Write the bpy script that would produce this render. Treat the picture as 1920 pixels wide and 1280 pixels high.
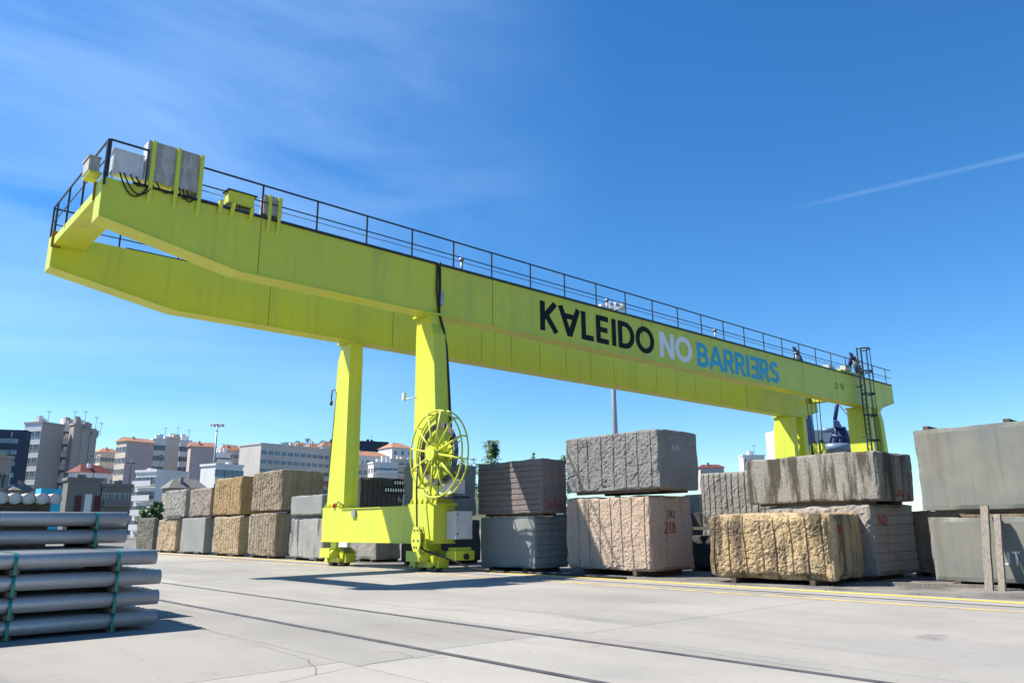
import bpy, math, random
from mathutils import Vector, Matrix, noise
random.seed(7)
S = bpy.context.scene
for o in list(bpy.data.objects): bpy.data.objects.remove(o)
COL = S.collection
R = math.radians
# ------------------------------------------------------------------ camera
CAMZ = 1.35
F_PX, YAW, PITCH, ROLL = 1448.2857, 0.836209, 0.234815, -0.0076655
fw = Vector((math.cos(YAW)*math.cos(PITCH), math.sin(YAW)*math.cos(PITCH), math.sin(PITCH)))
rt0 = Vector((math.sin(YAW), -math.cos(YAW), 0)); up0 = rt0.cross(fw)
cR, sR = math.cos(ROLL), math.sin(ROLL)
RT = rt0*cR + up0*sR; UP = up0*cR - rt0*sR
CP = Vector((0, 0, CAMZ))
cam = bpy.data.cameras.new('camera'); camo = bpy.data.objects.new('camera', cam); COL.objects.link(camo)
camo.matrix_world = Matrix(((RT.x, UP.x, -fw.x, CP.x), (RT.y, UP.y, -fw.y, CP.y), (RT.z, UP.z, -fw.z, CP.z), (0, 0, 0, 1)))
cam.sensor_width = 36; cam.lens = 36*F_PX/1920; cam.clip_start = 0.1; cam.clip_end = 6000
S.camera = camo
def ray(px, py): return fw + RT*((px-960)/F_PX) - UP*((py-640)/F_PX)
def at(px, py, ax, v):                      # photo pixel -> point on an axis plane
    d = ray(px, py); i = 'XYZ'.index(ax)
    return CP + d*((v-CP[i])/d[i])
def hit(px, py, P, dirn):                   # pixel ray meets the vertical plane through P along dirn; distance along dirn
    d = ray(px, py); n = Vector((-dirn.y, dirn.x, 0))
    t = (P-CP).dot(n)/d.dot(n)
    return (CP + d*t - P).dot(dirn)
# ------------------------------------------------------------------ sky, sun, exposure
SUN = Vector((-0.55, 0.545, 1)).normalized()          # towards the sun
el = math.asin(SUN.z); az = math.atan2(SUN.x, SUN.y)
W = bpy.data.worlds.new('World'); S.world = W; W.use_nodes = True
nt = W.node_tree; N = nt.nodes; L = nt.links; N.clear()
def node(nt, t, **kw):
    n = nt.nodes.new(t)
    for k, v in kw.items(): setattr(n, k, v)
    return n
wo = node(nt, 'ShaderNodeOutputWorld'); bg = node(nt, 'ShaderNodeBackground'); bg.inputs[1].default_value = 0.086
sky = node(nt, 'ShaderNodeTexSky', sky_type='NISHITA', sun_disc=False, sun_elevation=el, sun_rotation=az, altitude=0, air_density=1.0, dust_density=0.0, ozone_density=4.0)
tc = node(nt, 'ShaderNodeTexCoord')
# thin cirrus: stretched noise on the sky directions
mp = node(nt, 'ShaderNodeMapping'); mp.inputs['Rotation'].default_value = (0.25, 0.35, 0.5); mp.inputs['Scale'].default_value = (1.2, 3.2, 6.0)
nz = node(nt, 'ShaderNodeTexNoise'); nz.inputs['Scale'].default_value = 1.3; nz.inputs['Detail'].default_value = 8; nz.inputs['Roughness'].default_value = 0.55; nz.inputs['Distortion'].default_value = 0.5
rp = node(nt, 'ShaderNodeValToRGB'); rp.color_ramp.elements[0].position = 0.36; rp.color_ramp.elements[1].position = 0.9
L.new(tc.outputs['Generated'], mp.inputs[0]); L.new(mp.outputs[0], nz.inputs[0]); L.new(nz.outputs[0], rp.inputs[0])
# clouds gather towards the west of the view
def dotn(vec):
    n = node(nt, 'ShaderNodeVectorMath', operation='DOT_PRODUCT'); n.inputs[1].default_value = vec
    L.new(tc.outputs['Generated'], n.inputs[0]); return n.outputs['Value']
def maprange(src, a, b, c=0., d=1.):
    n = node(nt, 'ShaderNodeMapRange', interpolation_type='SMOOTHSTEP'); L.new(src, n.inputs[0])
    for i, v in zip((1, 2, 3, 4), (a, b, c, d)): n.inputs[i].default_value = v
    return n.outputs[0]
def mth(op, a, b):
    n = node(nt, 'ShaderNodeMath', operation=op)
    for i, v in enumerate((a, b)):
        if isinstance(v, (int, float)): n.inputs[i].default_value = v
        else: L.new(v, n.inputs[i])
    return n.outputs[0]
cl = mth('MULTIPLY', rp.outputs[0], maprange(dotn(ray(60, 180).normalized()), 0.78, 1.0, 0.0, 0.36))
# contrail: a thin arc of the sky
r1, r2 = ray(1400, 411).normalized(), ray(1960, 282).normalized()
nn = r1.cross(r2).normalized(); ax_ = (r2-r1).normalized()
band = maprange(mth('ABSOLUTE', dotn(nn), 0.), 0.0006, 0.0042, 1., 0.)
tr = mth('MULTIPLY', mth('MULTIPLY', band, maprange(dotn(ax_), r1.dot(ax_), r1.dot(ax_)+0.2)), mth('MULTIPLY', nz.outputs[0], 0.15))
tot = mth('MINIMUM', mth('ADD', cl, tr), 0.9)
mx = node(nt, 'ShaderNodeMix', data_type='RGBA'); L.new(tot, mx.inputs[0]); L.new(sky.outputs[0], mx.inputs[6]); mx.inputs[7].default_value = (7.5, 8.2, 9.2, 1)
hs = node(nt, 'ShaderNodeHueSaturation'); hs.inputs['Saturation'].default_value = 1.26
gn = node(nt, 'ShaderNodeMix', data_type='RGBA', blend_type='MULTIPLY'); gn.inputs[0].default_value = 1.0; gn.inputs[7].default_value = (0.84, 0.99, 1.07, 1)
L.new(mx.outputs[2], hs.inputs['Color']); L.new(hs.outputs[0], gn.inputs[6]); L.new(gn.outputs[2], bg.inputs[0]); L.new(bg.outputs[0], wo.inputs[0])
sl = bpy.data.lights.new('sun', 'SUN'); sl.energy = 5.0; sl.angle = R(0.53); sl.color = (1, 0.935, 0.83)
so = bpy.data.objects.new('sun', sl); COL.objects.link(so); so.location = (0, 0, 60)
so.rotation_euler = SUN.to_track_quat('Z', 'Y').to_euler()
vs = S.view_settings; vs.view_transform = 'Standard'; vs.look = 'None'; vs.exposure = 1.0; vs.gamma = 1
# ------------------------------------------------------------------ materials
MATS = {}; ALB = 0.8        # one albedo scale for every painted, stone and concrete surface
def mat(name, col, rough=0.6, col2=None, nscale=3.0, stretch=(1, 1, 1), bump=0.0, bscale=30.0, metal=0.0, speck=None, speck_amt=0.25, sscale=60, streak=None, streak_amt=0.5, sthr=(0.5, 0.72), streak_scale=2.2, spec=0.5, pits=0.0, fine=None):
    K = lambda c: tuple(x*ALB for x in c) if c else c
    col, col2, speck, streak = K(col), K(col2), K(speck), K(streak)
    m = bpy.data.materials.new(name); m.use_nodes = True; t = m.node_tree; n = t.nodes; l = t.links
    b = n['Principled BSDF']; b.inputs['Roughness'].default_value = rough; b.inputs['Metallic'].default_value = metal
    b.inputs['Specular IOR Level'].default_value = spec
    tc = n.new('ShaderNodeTexCoord'); cur = None
    def ns(scale, det=5, st=(1, 1, 1), ro=0.6):
        mp = n.new('ShaderNodeMapping'); mp.inputs['Scale'].default_value = st; l.new(tc.outputs['Object'], mp.inputs[0])
        q = n.new('ShaderNodeTexNoise'); q.inputs['Scale'].default_value = scale; q.inputs['Detail'].default_value = det; q.inputs['Roughness'].default_value = ro
        l.new(mp.outputs[0], q.inputs[0]); return q.outputs[0]
    def ramp(src, a, b_):
        r = n.new('ShaderNodeMapRange'); r.interpolation_type = 'SMOOTHSTEP'; r.inputs[1].default_value = a; r.inputs[2].default_value = b_
        l.new(src, r.inputs[0]); return r.outputs[0]
    def mix(fac, a, c, amt=1.0):
        x = n.new('ShaderNodeMix'); x.data_type = 'RGBA'
        if amt != 1.0:
            mm = n.new('ShaderNodeMath'); mm.operation = 'MULTIPLY'; mm.inputs[1].default_value = amt; l.new(fac, mm.inputs[0]); fac = mm.outputs[0]
        l.new(fac, x.inputs[0])
        for i, v in ((6, a), (7, c)):
            if isinstance(v, tuple): x.inputs[i].default_value = (*v, 1)
            else: l.new(v, x.inputs[i])
        return x.outputs[2]
    cur = col
    if col2: cur = mix(ramp(ns(nscale, 6, stretch), 0.35, 0.66), col, col2)
    if speck and pits > .01: cur = mix(ramp(ns(16, 5, (1, 1, 1), .75), 0.5, 0.62), cur, speck, .5)
    if speck: cur = mix(ramp(ns(sscale, 2), 0.52, 0.66), cur, speck, speck_amt)
    if streak: cur = mix(ramp(ns(streak_scale, 6, (1, 1, 0.12), 0.7), *sthr), cur, streak, streak_amt)
    if fine:
        cur = mix(ramp(ns(5.0, 4, (1, 1, 0.05), 0.6), 0.52, 0.75), cur, K(fine), .32)
        cur = mix(ramp(ns(38, 3), 0.70, 0.76), cur, K((.30, .15, .05)), .55)
    if isinstance(cur, tuple): b.inputs['Base Color'].default_value = (*cur, 1)
    else: l.new(cur, b.inputs['Base Color'])
    if bump > 0:
        bp = n.new('ShaderNodeBump'); bp.inputs['Strength'].default_value = bump; bp.inputs['Distance'].default_value = 0.03
        l.new(ns(bscale, 8, (1, 1, 1), 0.7), bp.inputs['Height']); l.new(bp.outputs[0], b.inputs['Normal'])
    if pits:
        bp2 = n.new('ShaderNodeBump'); bp2.inputs['Strength'].default_value = 1.0; bp2.inputs['Distance'].default_value = pits
        mg = n.new('ShaderNodeTexNoise'); mg.inputs['Scale'].default_value = 13; mg.inputs['Detail'].default_value = 10; mg.inputs['Roughness'].default_value = .78; mg.inputs['Distortion'].default_value = .15
        l.new(tc.outputs['Object'], mg.inputs[0]); l.new(mg.outputs[0], bp2.inputs['Height'])
        if b.inputs['Normal'].links: l.new(b.inputs['Normal'].links[0].from_socket, bp2.inputs['Normal'])
        l.new(bp2.outputs[0], b.inputs['Normal'])
    MATS[name] = m; return m
YEL = mat('crane_paint', (0.70, 0.755, 0.05), 0.45, (0.64, 0.70, 0.055), 0.8, (1, 1, 0.4), 0.22, 2.2, streak=(0.44, 0.47, 0.11), streak_amt=0.5, sthr=(0.5, 0.78), streak_scale=1.3, fine=(0.45, 0.40, 0.10))
SEAM = mat('seam_rust', (0.26, 0.22, 0.03), 0.8, (0.33, 0.15, 0.03), 4)
DKM = mat('dark_blue_steel', (0.012, 0.02, 0.04), 0.5, (0.03, 0.035, 0.045), 5)
CABL = mat('grey_cable', (.04, .04, .045), .5)
BLK = mat('black_rubber', (0.012, 0.012, 0.013), 0.55)
WHT = mat('white_enamel', (0.72, 0.73, 0.72), 0.4, (0.62, 0.63, 0.62), 2, streak=(0.4, 0.36, 0.28), streak_amt=0.3)
GRYC = mat('weathered_cabinet', (0.52, 0.50, 0.47), 0.8, (0.34, 0.33, 0.32), 7, (1, 1, 0.3), 0.1, 25)
STL = mat('worn_steel', (0.22, 0.2, 0.19), 0.4, (0.12, 0.1, 0.09), 8, metal=0.6)
RUST = mat('rusty_wheel', (0.16, 0.10, 0.07), 0.7, (0.25, 0.2, 0.16), 9)
RED = mat('red_plastic', (0.6, 0.03, 0.02), 0.4)
GAL = mat('galvanised', (0.42, 0.44, 0.46), 0.45, (0.34, 0.36, 0.38), 4, metal=0.3)
INK = mat('lettering_black', (0.006, 0.006, 0.009), 0.6, spec=.2)
INKW = mat('lettering_white', (0.98, 0.98, 0.98), 0.5)
INKB = mat('lettering_teal', (0.01, 0.46, 0.68), 0.5)
REDP = mat('red_marker_paint', (0.5, 0.03, 0.025), 0.7, (0.36, 0.05, 0.04), 30)
WHTP = mat('white_marker_paint', (0.7, 0.7, 0.7), 0.7)
BLKP = mat('dark_marker_paint', (0.1, 0.08, 0.07), 0.8)
WOOD = mat('dark_timber', (0.09, 0.06, 0.04), 0.85, (0.16, 0.12, 0.085), 5, (1, 1, 6), 0.3, 40)
WOODG = mat('grey_timber', (0.32, 0.28, 0.23), 0.85, (0.2, 0.17, 0.14), 5, (8, 8, 0.6), 0.4, 50)
YLINE = mat('yellow_road_paint', (1.0, 0.66, 0.01), 0.7, (0.85, 0.56, 0.03), 2.5, bump=0.1)
YLINE2 = mat('worn_yellow_paint', (0.86, 0.60, 0.10), 0.75, (0.50, 0.43, 0.24), 1.6, bump=0.1)
RAILM = mat('rail_steel', (0.16, 0.155, 0.17), 0.45, (0.10, 0.09, 0.09), 3, metal=0.3)
GROOVE = mat('rail_groove_dirt', (0.13, 0.12, 0.105), 0.9, (0.22, 0.2, 0.17), 2.5, bump=0.3)
PIPE = mat('painted_pipe', (0.55, 0.55, 0.54), 0.42, (0.46, 0.46, 0.46), 1.5, (0.3, 3, 3), metal=0.4, fine=(.3, .29, .27), streak=(.2, .2, .2), streak_amt=.25)
STRAP = mat('green_strap', (0.0, 0.22, 0.17), 0.35)
GLASS = mat('window_glass', (0.05, 0.09, 0.12), 0.12, (0.12, 0.17, 0.2), 0.15)
GLASSB = mat('window_glass_blue', (0.06, 0.17, 0.25), 0.15, (0.16, 0.26, 0.32), 0.15)
FRAME = mat('window_frame', (0.6, 0.6, 0.58), 0.6)
ROOF = mat('orange_tiles', (0.46, 0.22, 0.13), 0.8, (0.34, 0.16, 0.10), 1.2, bump=0.2, bscale=6)
ROOFR = mat('red_tiles', (0.20, 0.03, 0.03), 0.8, (0.14, 0.03, 0.03), 1.2)
LEAF = mat('leaf_green', (0.065, 0.13, 0.025), 0.6, (0.10, 0.17, 0.04), 2.0)
LEAFD = mat('leaf_dark', (0.03, 0.055, 0.025), 0.7, (0.05, 0.08, 0.03), 2.0)
BARK = mat('bark', (0.10, 0.075, 0.055), 0.9, (0.06, 0.05, 0.04), 6, (4, 4, 1))
# ------------------------------------------------------------------ mesh helpers
class MB:
    def __init__(s): s.v = []; s.f = []; s.m = []; s.sm = []
    def add(s, vs, fs, m=0, smooth=False):
        b = len(s.v); s.v += [Vector(v) for v in vs]
        for f in fs: s.f.append([b+i for i in f]); s.m.append(m); s.sm.append(smooth)
        return s
    def box(s, x0, x1, y0, y1, z0, z1, m=0):
        return s.add([(x0,y0,z0),(x1,y0,z0),(x1,y1,z0),(x0,y1,z0),(x0,y0,z1),(x1,y0,z1),(x1,y1,z1),(x0,y1,z1)],
            [(0,3,2,1),(4,5,6,7),(0,1,5,4),(1,2,6,5),(2,3,7,6),(3,0,4,7)], m)
    def hexa(s, lo, hi, m=0):       # lo, hi: 4 points each, counter-clockwise from above
        return s.add(list(lo)+list(hi), [(0,3,2,1),(4,5,6,7),(0,1,5,4),(1,2,6,5),(2,3,7,6),(3,0,4,7)], m)
    def prism(s, poly, axis, a, b, m=0):   # poly: 2-D outline, extruded along axis from a to b
        def P(q, c): return {'Y': (q[0], c, q[1]), 'X': (c, q[0], q[1]), 'Z': (q[0], q[1], c)}[axis]
        n = len(poly); vs = [P(q, a) for q in poly]+[P(q, b) for q in poly]
        fs = [tuple(range(n)), tuple(range(2*n-1, n-1, -1))]+[(i, i+n, (i+1)%n+n, (i+1)%n) for i in range(n)]
        return s.add(vs, fs, m)
    def tube(s, pts, r, n=8, m=0, closed=False, caps=True):
        pts = [Vector(p) for p in pts]; k = len(pts); vs = []; rs = r if isinstance(r, (list, tuple)) else [r]*k
        prev = None
        for i, p in enumerate(pts):
            a = pts[i-1] if (i > 0 or closed) else p; c = pts[(i+1) % k] if (i < k-1 or closed) else p
            t = (c-a).normalized()
            if prev is None: q = t.orthogonal().normalized()
            else:
                q = prev - t*prev.dot(t); q = q.normalized() if q.length > 1e-6 else t.orthogonal().normalized()
            prev = q; w = t.cross(q)
            for j in range(n):
                an = 2*math.pi*j/n; vs.append(p+(q*math.cos(an)+w*math.sin(an))*rs[i])
        fs = []
        for i in range(k if closed else k-1):
            i2 = (i+1) % k
            for j in range(n): fs.append((i*n+j, i*n+(j+1) % n, i2*n+(j+1) % n, i2*n+j))
        s.add(vs, fs, m, True)
        if caps and not closed:
            b = len(s.v)-len(vs); s.f.append([b+j for j in range(n)][::-1]); s.m.append(m); s.sm.append(False)
            s.f.append([b+(k-1)*n+j for j in range(n)]); s.m.append(m); s.sm.append(False)
        return s
    def mesh(s, name, mats, org=(0, 0, 0)):
        me = bpy.data.meshes.new(name); o = Vector(org)
        me.from_pydata([tuple(v-o) for v in s.v], [], s.f)
        for m in (mats if isinstance(mats, (list, tuple)) else [mats]): me.materials.append(m)
        me.polygons.foreach_set('material_index', s.m); me.polygons.foreach_set('use_smooth', s.sm); me.update()
        return me
    def obj(s, name, mats, parent=None, org=None):
        if org is None: org = ROOTLOC(parent) if parent else (0, 0, 0)
        o = bpy.data.objects.new(name, s.mesh(name, mats, org)); COL.objects.link(o)
        if parent: o.parent = parent
        else: o.location = org
        return o
def ROOTLOC(p):
    v = Vector((0, 0, 0))
    while p: v += p.location; p = p.parent
    return v
def tag(o, label, cat, group=None):
    o['label'] = label; o['category'] = cat
    if group: o['group'] = group
    return o
def thing(name, label, cat, loc, group=None):
    e = bpy.data.objects.new(name, None); COL.objects.link(e); e.location = loc; e.empty_display_size = 0.3
    return tag(e, label, cat, group)
def copy_tree(o, parent=None):
    c = o.copy(); COL.objects.link(c); c.parent = parent
    for ch in list(o.children): copy_tree(ch, c)
    return c
# stroke lettering: every glyph in a 1-high cell, strokes are (points) polylines
def arc(cx, cy, rx, ry, a0, a1, n=12): return [(cx+rx*math.cos(R(a0+(a1-a0)*i/n)), cy+ry*math.sin(R(a0+(a1-a0)*i/n))) for i in range(n+1)]
GL = {
 'K': (.68, [[(.1,0),(.1,1)], [(.12,.42),(.6,1)], [(.24,.56),(.63,0)]]), 'A': (.8, [[(.04,0),(.4,1)], [(.76,0),(.4,1)], [(.18,.3),(.62,.3)]]),
 'V': (.8, [[(.04,1),(.4,0)], [(.76,1),(.4,0)], [(.18,.68),(.62,.68)]]), 'L': (.55, [[(.1,1),(.1,.0)], [(.1,.09),(.52,.09)]]),
 'E': (.6, [[(.1,0),(.1,1)], [(.1,.91),(.55,.91)], [(.1,.5),(.5,.5)], [(.1,.09),(.55,.09)]]), '~': (.6, [[(.5,0),(.5,1)], [(.05,.91),(.5,.91)], [(.1,.5),(.5,.5)], [(.05,.09),(.5,.09)]]),
 'I': (.22, [[(.11,0),(.11,1)]]), 'D': (.75, [[(.1,0),(.1,1)], [(.1,.91)]+arc(.3,.5,.37,.41,90,-90,16)+[(.1,.09)]]),
 'O': (.9, [arc(.45,.5,.36,.42,0,360,28)]), 'N': (.75, [[(.1,0),(.1,1)], [(.65,0),(.65,1)], [(.13,.97),(.62,.03)]]),
 'B': (.66, [[(.1,0),(.1,1)], [(.1,.91)]+arc(.33,.71,.2,.2,90,-90,10)+[(.1,.51)], [(.1,.51)]+arc(.35,.3,.22,.21,90,-90,10)+[(.1,.09)]]),
 'R': (.66, [[(.1,0),(.1,1)], [(.1,.91)]+arc(.33,.69,.21,.22,90,-90,10)+[(.1,.47)], [(.3,.47),(.58,0)]]),
 'S': (.6, [arc(.31,.71,.2,.2,20,255,14)+arc(.29,.29,.22,.2,80,-160,14)]), 'T': (.6, [[(.3,0),(.3,.95)], [(.03,.95),(.57,.95)]]),
 'J': (.5, [[(.35,.95),(.35,.25)]+arc(.2,.22,.15,.17,0,-150,8)]), '/': (.4, [[(.02,0),(.38,1)]]), ' ': (.4, []),
 '0': (.55, [arc(.27,.5,.2,.44,0,360,20)]), '1': (.35, [[(.05,.75),(.2,.95),(.2,.02)]]), '2': (.55, [arc(.27,.7,.2,.22,160,-40,12)+[(.06,.05),(.5,.05)]]),
 '4': (.55, [[(.38,0),(.38,.95),(.04,.3),(.52,.3)]]), '5': (.55, [[(.47,.95),(.12,.95),(.09,.55)]+arc(.26,.32,.21,.27,120,-140,12)]),
 '6': (.55, [[(.42,.93),(.12,.45)]+arc(.27,.27,.2,.23,150,-210,18)]), '8': (.55, [arc(.27,.72,.17,.2,-90,270,16), arc(.27,.27,.21,.24,90,450,16)]),
 '9': (.55, [arc(.27,.7,.2,.24,0,360,16)+[(.47,.6),(.3,.02)]]), '3': (.55, [arc(.26,.72,.18,.21,150,-80,10)+arc(.25,.27,.22,.25,80,-150,12)]),
}
def text_strokes(txt, width, gap):
    out = []; x = 0
    for ch in txt:
        w, sts = GL[ch]
        for st in sts: out.append([(x+a, b) for a, b in st])
        x += w+gap
    return out, x-gap
def lettering(name, txt, H, width, gap, place, mt, parent, step=None, kx=1.0):
    """place(u, v, lift) -> world point; strokes become thin ribbons, each lifted a hair more than the last"""
    sts, tw = text_strokes(txt, width, gap); mb = MB(); hw = width/2
    for si, st in enumerate(sts):
        pts = [Vector((a, b)) for a, b in st]
        if step:
            q = [pts[0]]
            for a, b in zip(pts, pts[1:]):
                k = max(1, int((b-a).length*H/step)); q += [a+(b-a)*(i+1)/k for i in range(k)]
            pts = q
        closed = (pts[0]-pts[-1]).length < 1e-4 and len(pts) > 6
        if closed: pts = pts[:-1]
        k = len(pts); vs = []
        for i, p in enumerate(pts):
            a = pts[i-1] if (i > 0 or closed) else p; c = pts[(i+1) % k] if (i < k-1 or closed) else p
            t1 = (p-a).normalized() if (p-a).length > 1e-9 else (c-p).normalized(); t2 = (c-p).normalized() if (c-p).length > 1e-9 else t1
            nrm = Vector((-(t1+t2).y, (t1+t2).x)); nrm = nrm.normalized() if nrm.length > 1e-6 else Vector((-t1.y, t1.x))
            m_ = min(1.6, 1/max(0.5, nrm.dot(Vector((-t1.y, t1.x)))))
            for sgn in (1, -1):
                q = p+nrm*hw*sgn*m_; vs.append(place(q.x*H*kx, q.y*H, 0.0006*si))
        fs = [(2*i, 2*i+1, 2*((i+1) % k)+1, 2*((i+1) % k)) for i in range(k if closed else k-1)]
        mb.add(vs, fs)
    return mb.obj(name, mt, parent)
# ------------------------------------------------------------------ ground
def gmat():
    m = mat('apron_concrete', (0.385, 0.365, 0.328), 0.85, (0.30, 0.287, 0.26), 0.35, (1, 0.45, 1), 0.16, 26, streak=(0.19, 0.186, 0.178), streak_amt=0.5, sthr=(0.5, 0.75), streak_scale=0.5)
    t = m.node_tree; n = t.nodes; l = t.links; b = n['Principled BSDF']
    geo = n.new('ShaderNodeNewGeometry')
    def nz(scale, st, det=6):
        mp = n.new('ShaderNodeMapping'); mp.inputs['Scale'].default_value = st; l.new(geo.outputs['Position'], mp.inputs[0])
        q = n.new('ShaderNodeTexNoise'); q.inputs['Scale'].default_value = scale; q.inputs['Detail'].default_value = det; l.new(mp.outputs[0], q.inputs[0]); return q.outputs[0]
    src = b.inputs['Base Color'].links[0].from_socket
    def layer(src, fac, lo, hi, col, amt):
        r = n.new('ShaderNodeMapRange'); r.interpolation_type = 'SMOOTHSTEP'; r.inputs[1].default_value = lo; r.inputs[2].default_value = hi; r.inputs[4].default_value = amt; l.new(fac, r.inputs[0])
        x = n.new('ShaderNodeMix'); x.data_type = 'RGBA'; l.new(r.outputs[0], x.inputs[0]); l.new(src, x.inputs[6]); x.inputs[7].default_value = (*col, 1); return x.outputs[2]
    src = layer(src, nz(1.4, (1, 0.12, 1)), 0.56, 0.75, (0.17, 0.167, 0.16), 0.55)      # tyre wear along the lanes
    src = layer(src, nz(0.5, (1, 1, 1)), 0.55, 0.72, (0.34, 0.285, 0.245), 0.4)          # rusty-pink tint
    src = layer(src, nz(9, (1, 1, 1), 8), 0.62, 0.72, (0.15, 0.145, 0.14), 0.5)           # spots
    src = layer(src, nz(0.16, (1, 1, 1), 3), 0.45, 0.7, (0.17, 0.163, 0.15), 0.35)       # broad darker patches
    src = layer(src, nz(0.8, (1, 1, 1), 7), 0.66, 0.76, (0.07, 0.066, 0.06), 0.55)       # oil stains
    src = layer(src, nz(55, (1, 1, 1), 2), 0.60, 0.70, (0.13, 0.125, 0.115), 0.35)       # aggregate
    oi = n.new('ShaderNodeObjectInfo'); mr = n.new('ShaderNodeMapRange'); mr.inputs[3].default_value = .84; mr.inputs[4].default_value = 1.1; l.new(oi.outputs['Random'], mr.inputs[0])
    vm = n.new('ShaderNodeVectorMath'); vm.operation = 'SCALE'; l.new(src, vm.inputs[0]); l.new(mr.outputs[0], vm.inputs['Scale'])
    l.new(vm.outputs[0], b.inputs['Base Color'])
    return m
GM = gmat()
JOINT = mat('joint_dirt', (0.10, 0.095, 0.085), 0.95, (0.2, 0.19, 0.17), 3)
DIRT = mat('dirty_concrete', (0.24, 0.225, 0.20), 0.95, (0.11, 0.10, 0.09), 0.9, bump=0.4, bscale=12)
g = MB().box(-3000, 3000, -3000, 3000, -1.0, -0.03).obj('ground', JOINT); g['kind'] = 'structure'
def slab(x0, x1, y0, y1, mt=GM, j=0.007):
    # cut edges wander a little, as broken joints do
    n = 24 if (y1-y0) < 80 else 2; mb = MB(); top = []
    mm = 24 if (x1-x0) < 80 else 2
    ed = []
    for i in range(n): ed.append((x0+j, y0+j+(y1-y0-2*j)*i/n))
    for i in range(mm): ed.append((x0+j+(x1-x0-2*j)*i/mm, y1-j))
    for i in range(n): ed.append((x1-j, y1-j-(y1-y0-2*j)*i/n))
    for i in range(mm): ed.append((x1-j-(x1-x0-2*j)*i/mm, y0+j))
    ed = [(x+0.012*noise.noise(Vector((x*1.7, y*1.7, 1))), y+0.012*noise.noise(Vector((x*1.7, y*1.7, 9)))) for x, y in ed]
    mb.prism([p for p in ed], 'Z', 0.0, -0.03)
    o = mb.obj('concrete_slab', mt, g, org=(0, 0, 0)); return o
XB, XA, XN, XR, XF = 5.502, 7.271, 14.274, 15.128, 15.874
xs = [(-60, 0.6), (0.6, 4.4), (4.4, XB-.06), (XB+.06, XA-.06), (XA+.06, 7.78), (7.78, XR-.075), (XR+.075, 16.3)]
ysj = [-40, -6.5, 0.4, 7.4, 21.4, 35, 49, 63, 90]
for i, (a, b) in enumerate(xs):
    for j in range(len(ysj)-1):
        if i in (0,) and j not in (2, 3): pass
        slab(a, b, ysj[j]+(0.18*math.sin(i*2.3) if 0 < j else 0), ysj[j+1]+(0.18*math.sin(i*2.3) if j < len(ysj)-2 else 0))
slab(16.3, 75, -40, 90, DIRT)
yd = MB().box(-900, 1500, 90.02, 1500, -0.02, -0.001).obj('yard_ground', DIRT); yd['kind'] = 'structure'
def rail(name, x, label, y0=-8, y1=90, w=0.035):
    t = thing(name, label, 'rail', (x, 20, 0), 'rails set in the concrete')
    MB().box(x-.058, x+.058, y0, y1, -0.028, -0.012).obj('groove_bed', GROOVE, t)
    MB().box(x-w, x+w, y0, y1, -0.012, 0.004).obj('rail_head', RAILM, t)
rail('track_rail', XB, 'steel track rail in a gritty groove, second from the yellow lines')
rail('track_rail', XA, 'steel track rail next to the crane shadow, flush in concrete')
rail('crane_rail', XR, 'crane runway rail between the two yellow painted lines', w=0.045)
def line(x, w, label, mt):
    o = MB().box(x-w, x+w, -8, 90, 0.0045, 0.007).obj('painted_line', mt); tag(o, label, 'marking', 'yellow lines along the crane rail')
line(XF, 0.09, 'bright yellow painted line running along the foot of the stone blocks', YLINE)
line(XN, 0.055, 'worn pale yellow painted line on the open concrete side of the crane rail', YLINE2)
# wandering cracks in the slabs
def crack(pts, w):
    mb = MB(); P = []
    for a, b in zip(pts, pts[1:]):
        n = max(2, int((Vector(b)-Vector(a)).length/0.12))
        for i in range(n): P.append(Vector(a)+(Vector(b)-Vector(a))*i/n)
    P.append(Vector(pts[-1])); P = [Vector((p.x+.05*noise.noise(Vector((p.x*4, p.y*4, 2))), p.y+.05*noise.noise(Vector((p.x*4, p.y*4, 7))))) for p in P]
    for i, (a, b) in enumerate(zip(P, P[1:])):
        d = (b-a).normalized(); n = Vector((-d.y, d.x)); w1 = w*(.4+.9*abs(noise.noise(Vector((a.x*5, a.y*5, 4))))); w2 = w*(.4+.9*abs(noise.noise(Vector((b.x*5, b.y*5, 4)))))
        mb.add([(*(a-n*w1), .0012), (*(a+n*w1), .0012), (*(b+n*w2), .0012), (*(b-n*w2), .0012)], [(3, 2, 1, 0)])
    o = mb.obj('crack', JOINT, g, org=(0, 0, 0)); return o
gp = lambda x, y: tuple(at(x, y, 'Z', 0).xy)
crack([gp(578, 1236), gp(590, 1252), gp(598, 1264)], 0.012); crack([gp(715, 1221), gp(750, 1222), gp(775, 1233), gp(840, 1232)], 0.012)
crack([gp(300, 1152), gp(440, 1196), gp(578, 1236)], 0.006); crack([gp(520, 1280), gp(640, 1254), gp(765, 1232)], 0.006)
crack([gp(640, 1123), gp(700, 1130), gp(800, 1141), gp(880, 1144)], 0.012); crack([gp(1130, 1197), gp(1260, 1212), gp(1400, 1235), gp(1560, 1257)], 0.01)
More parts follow.
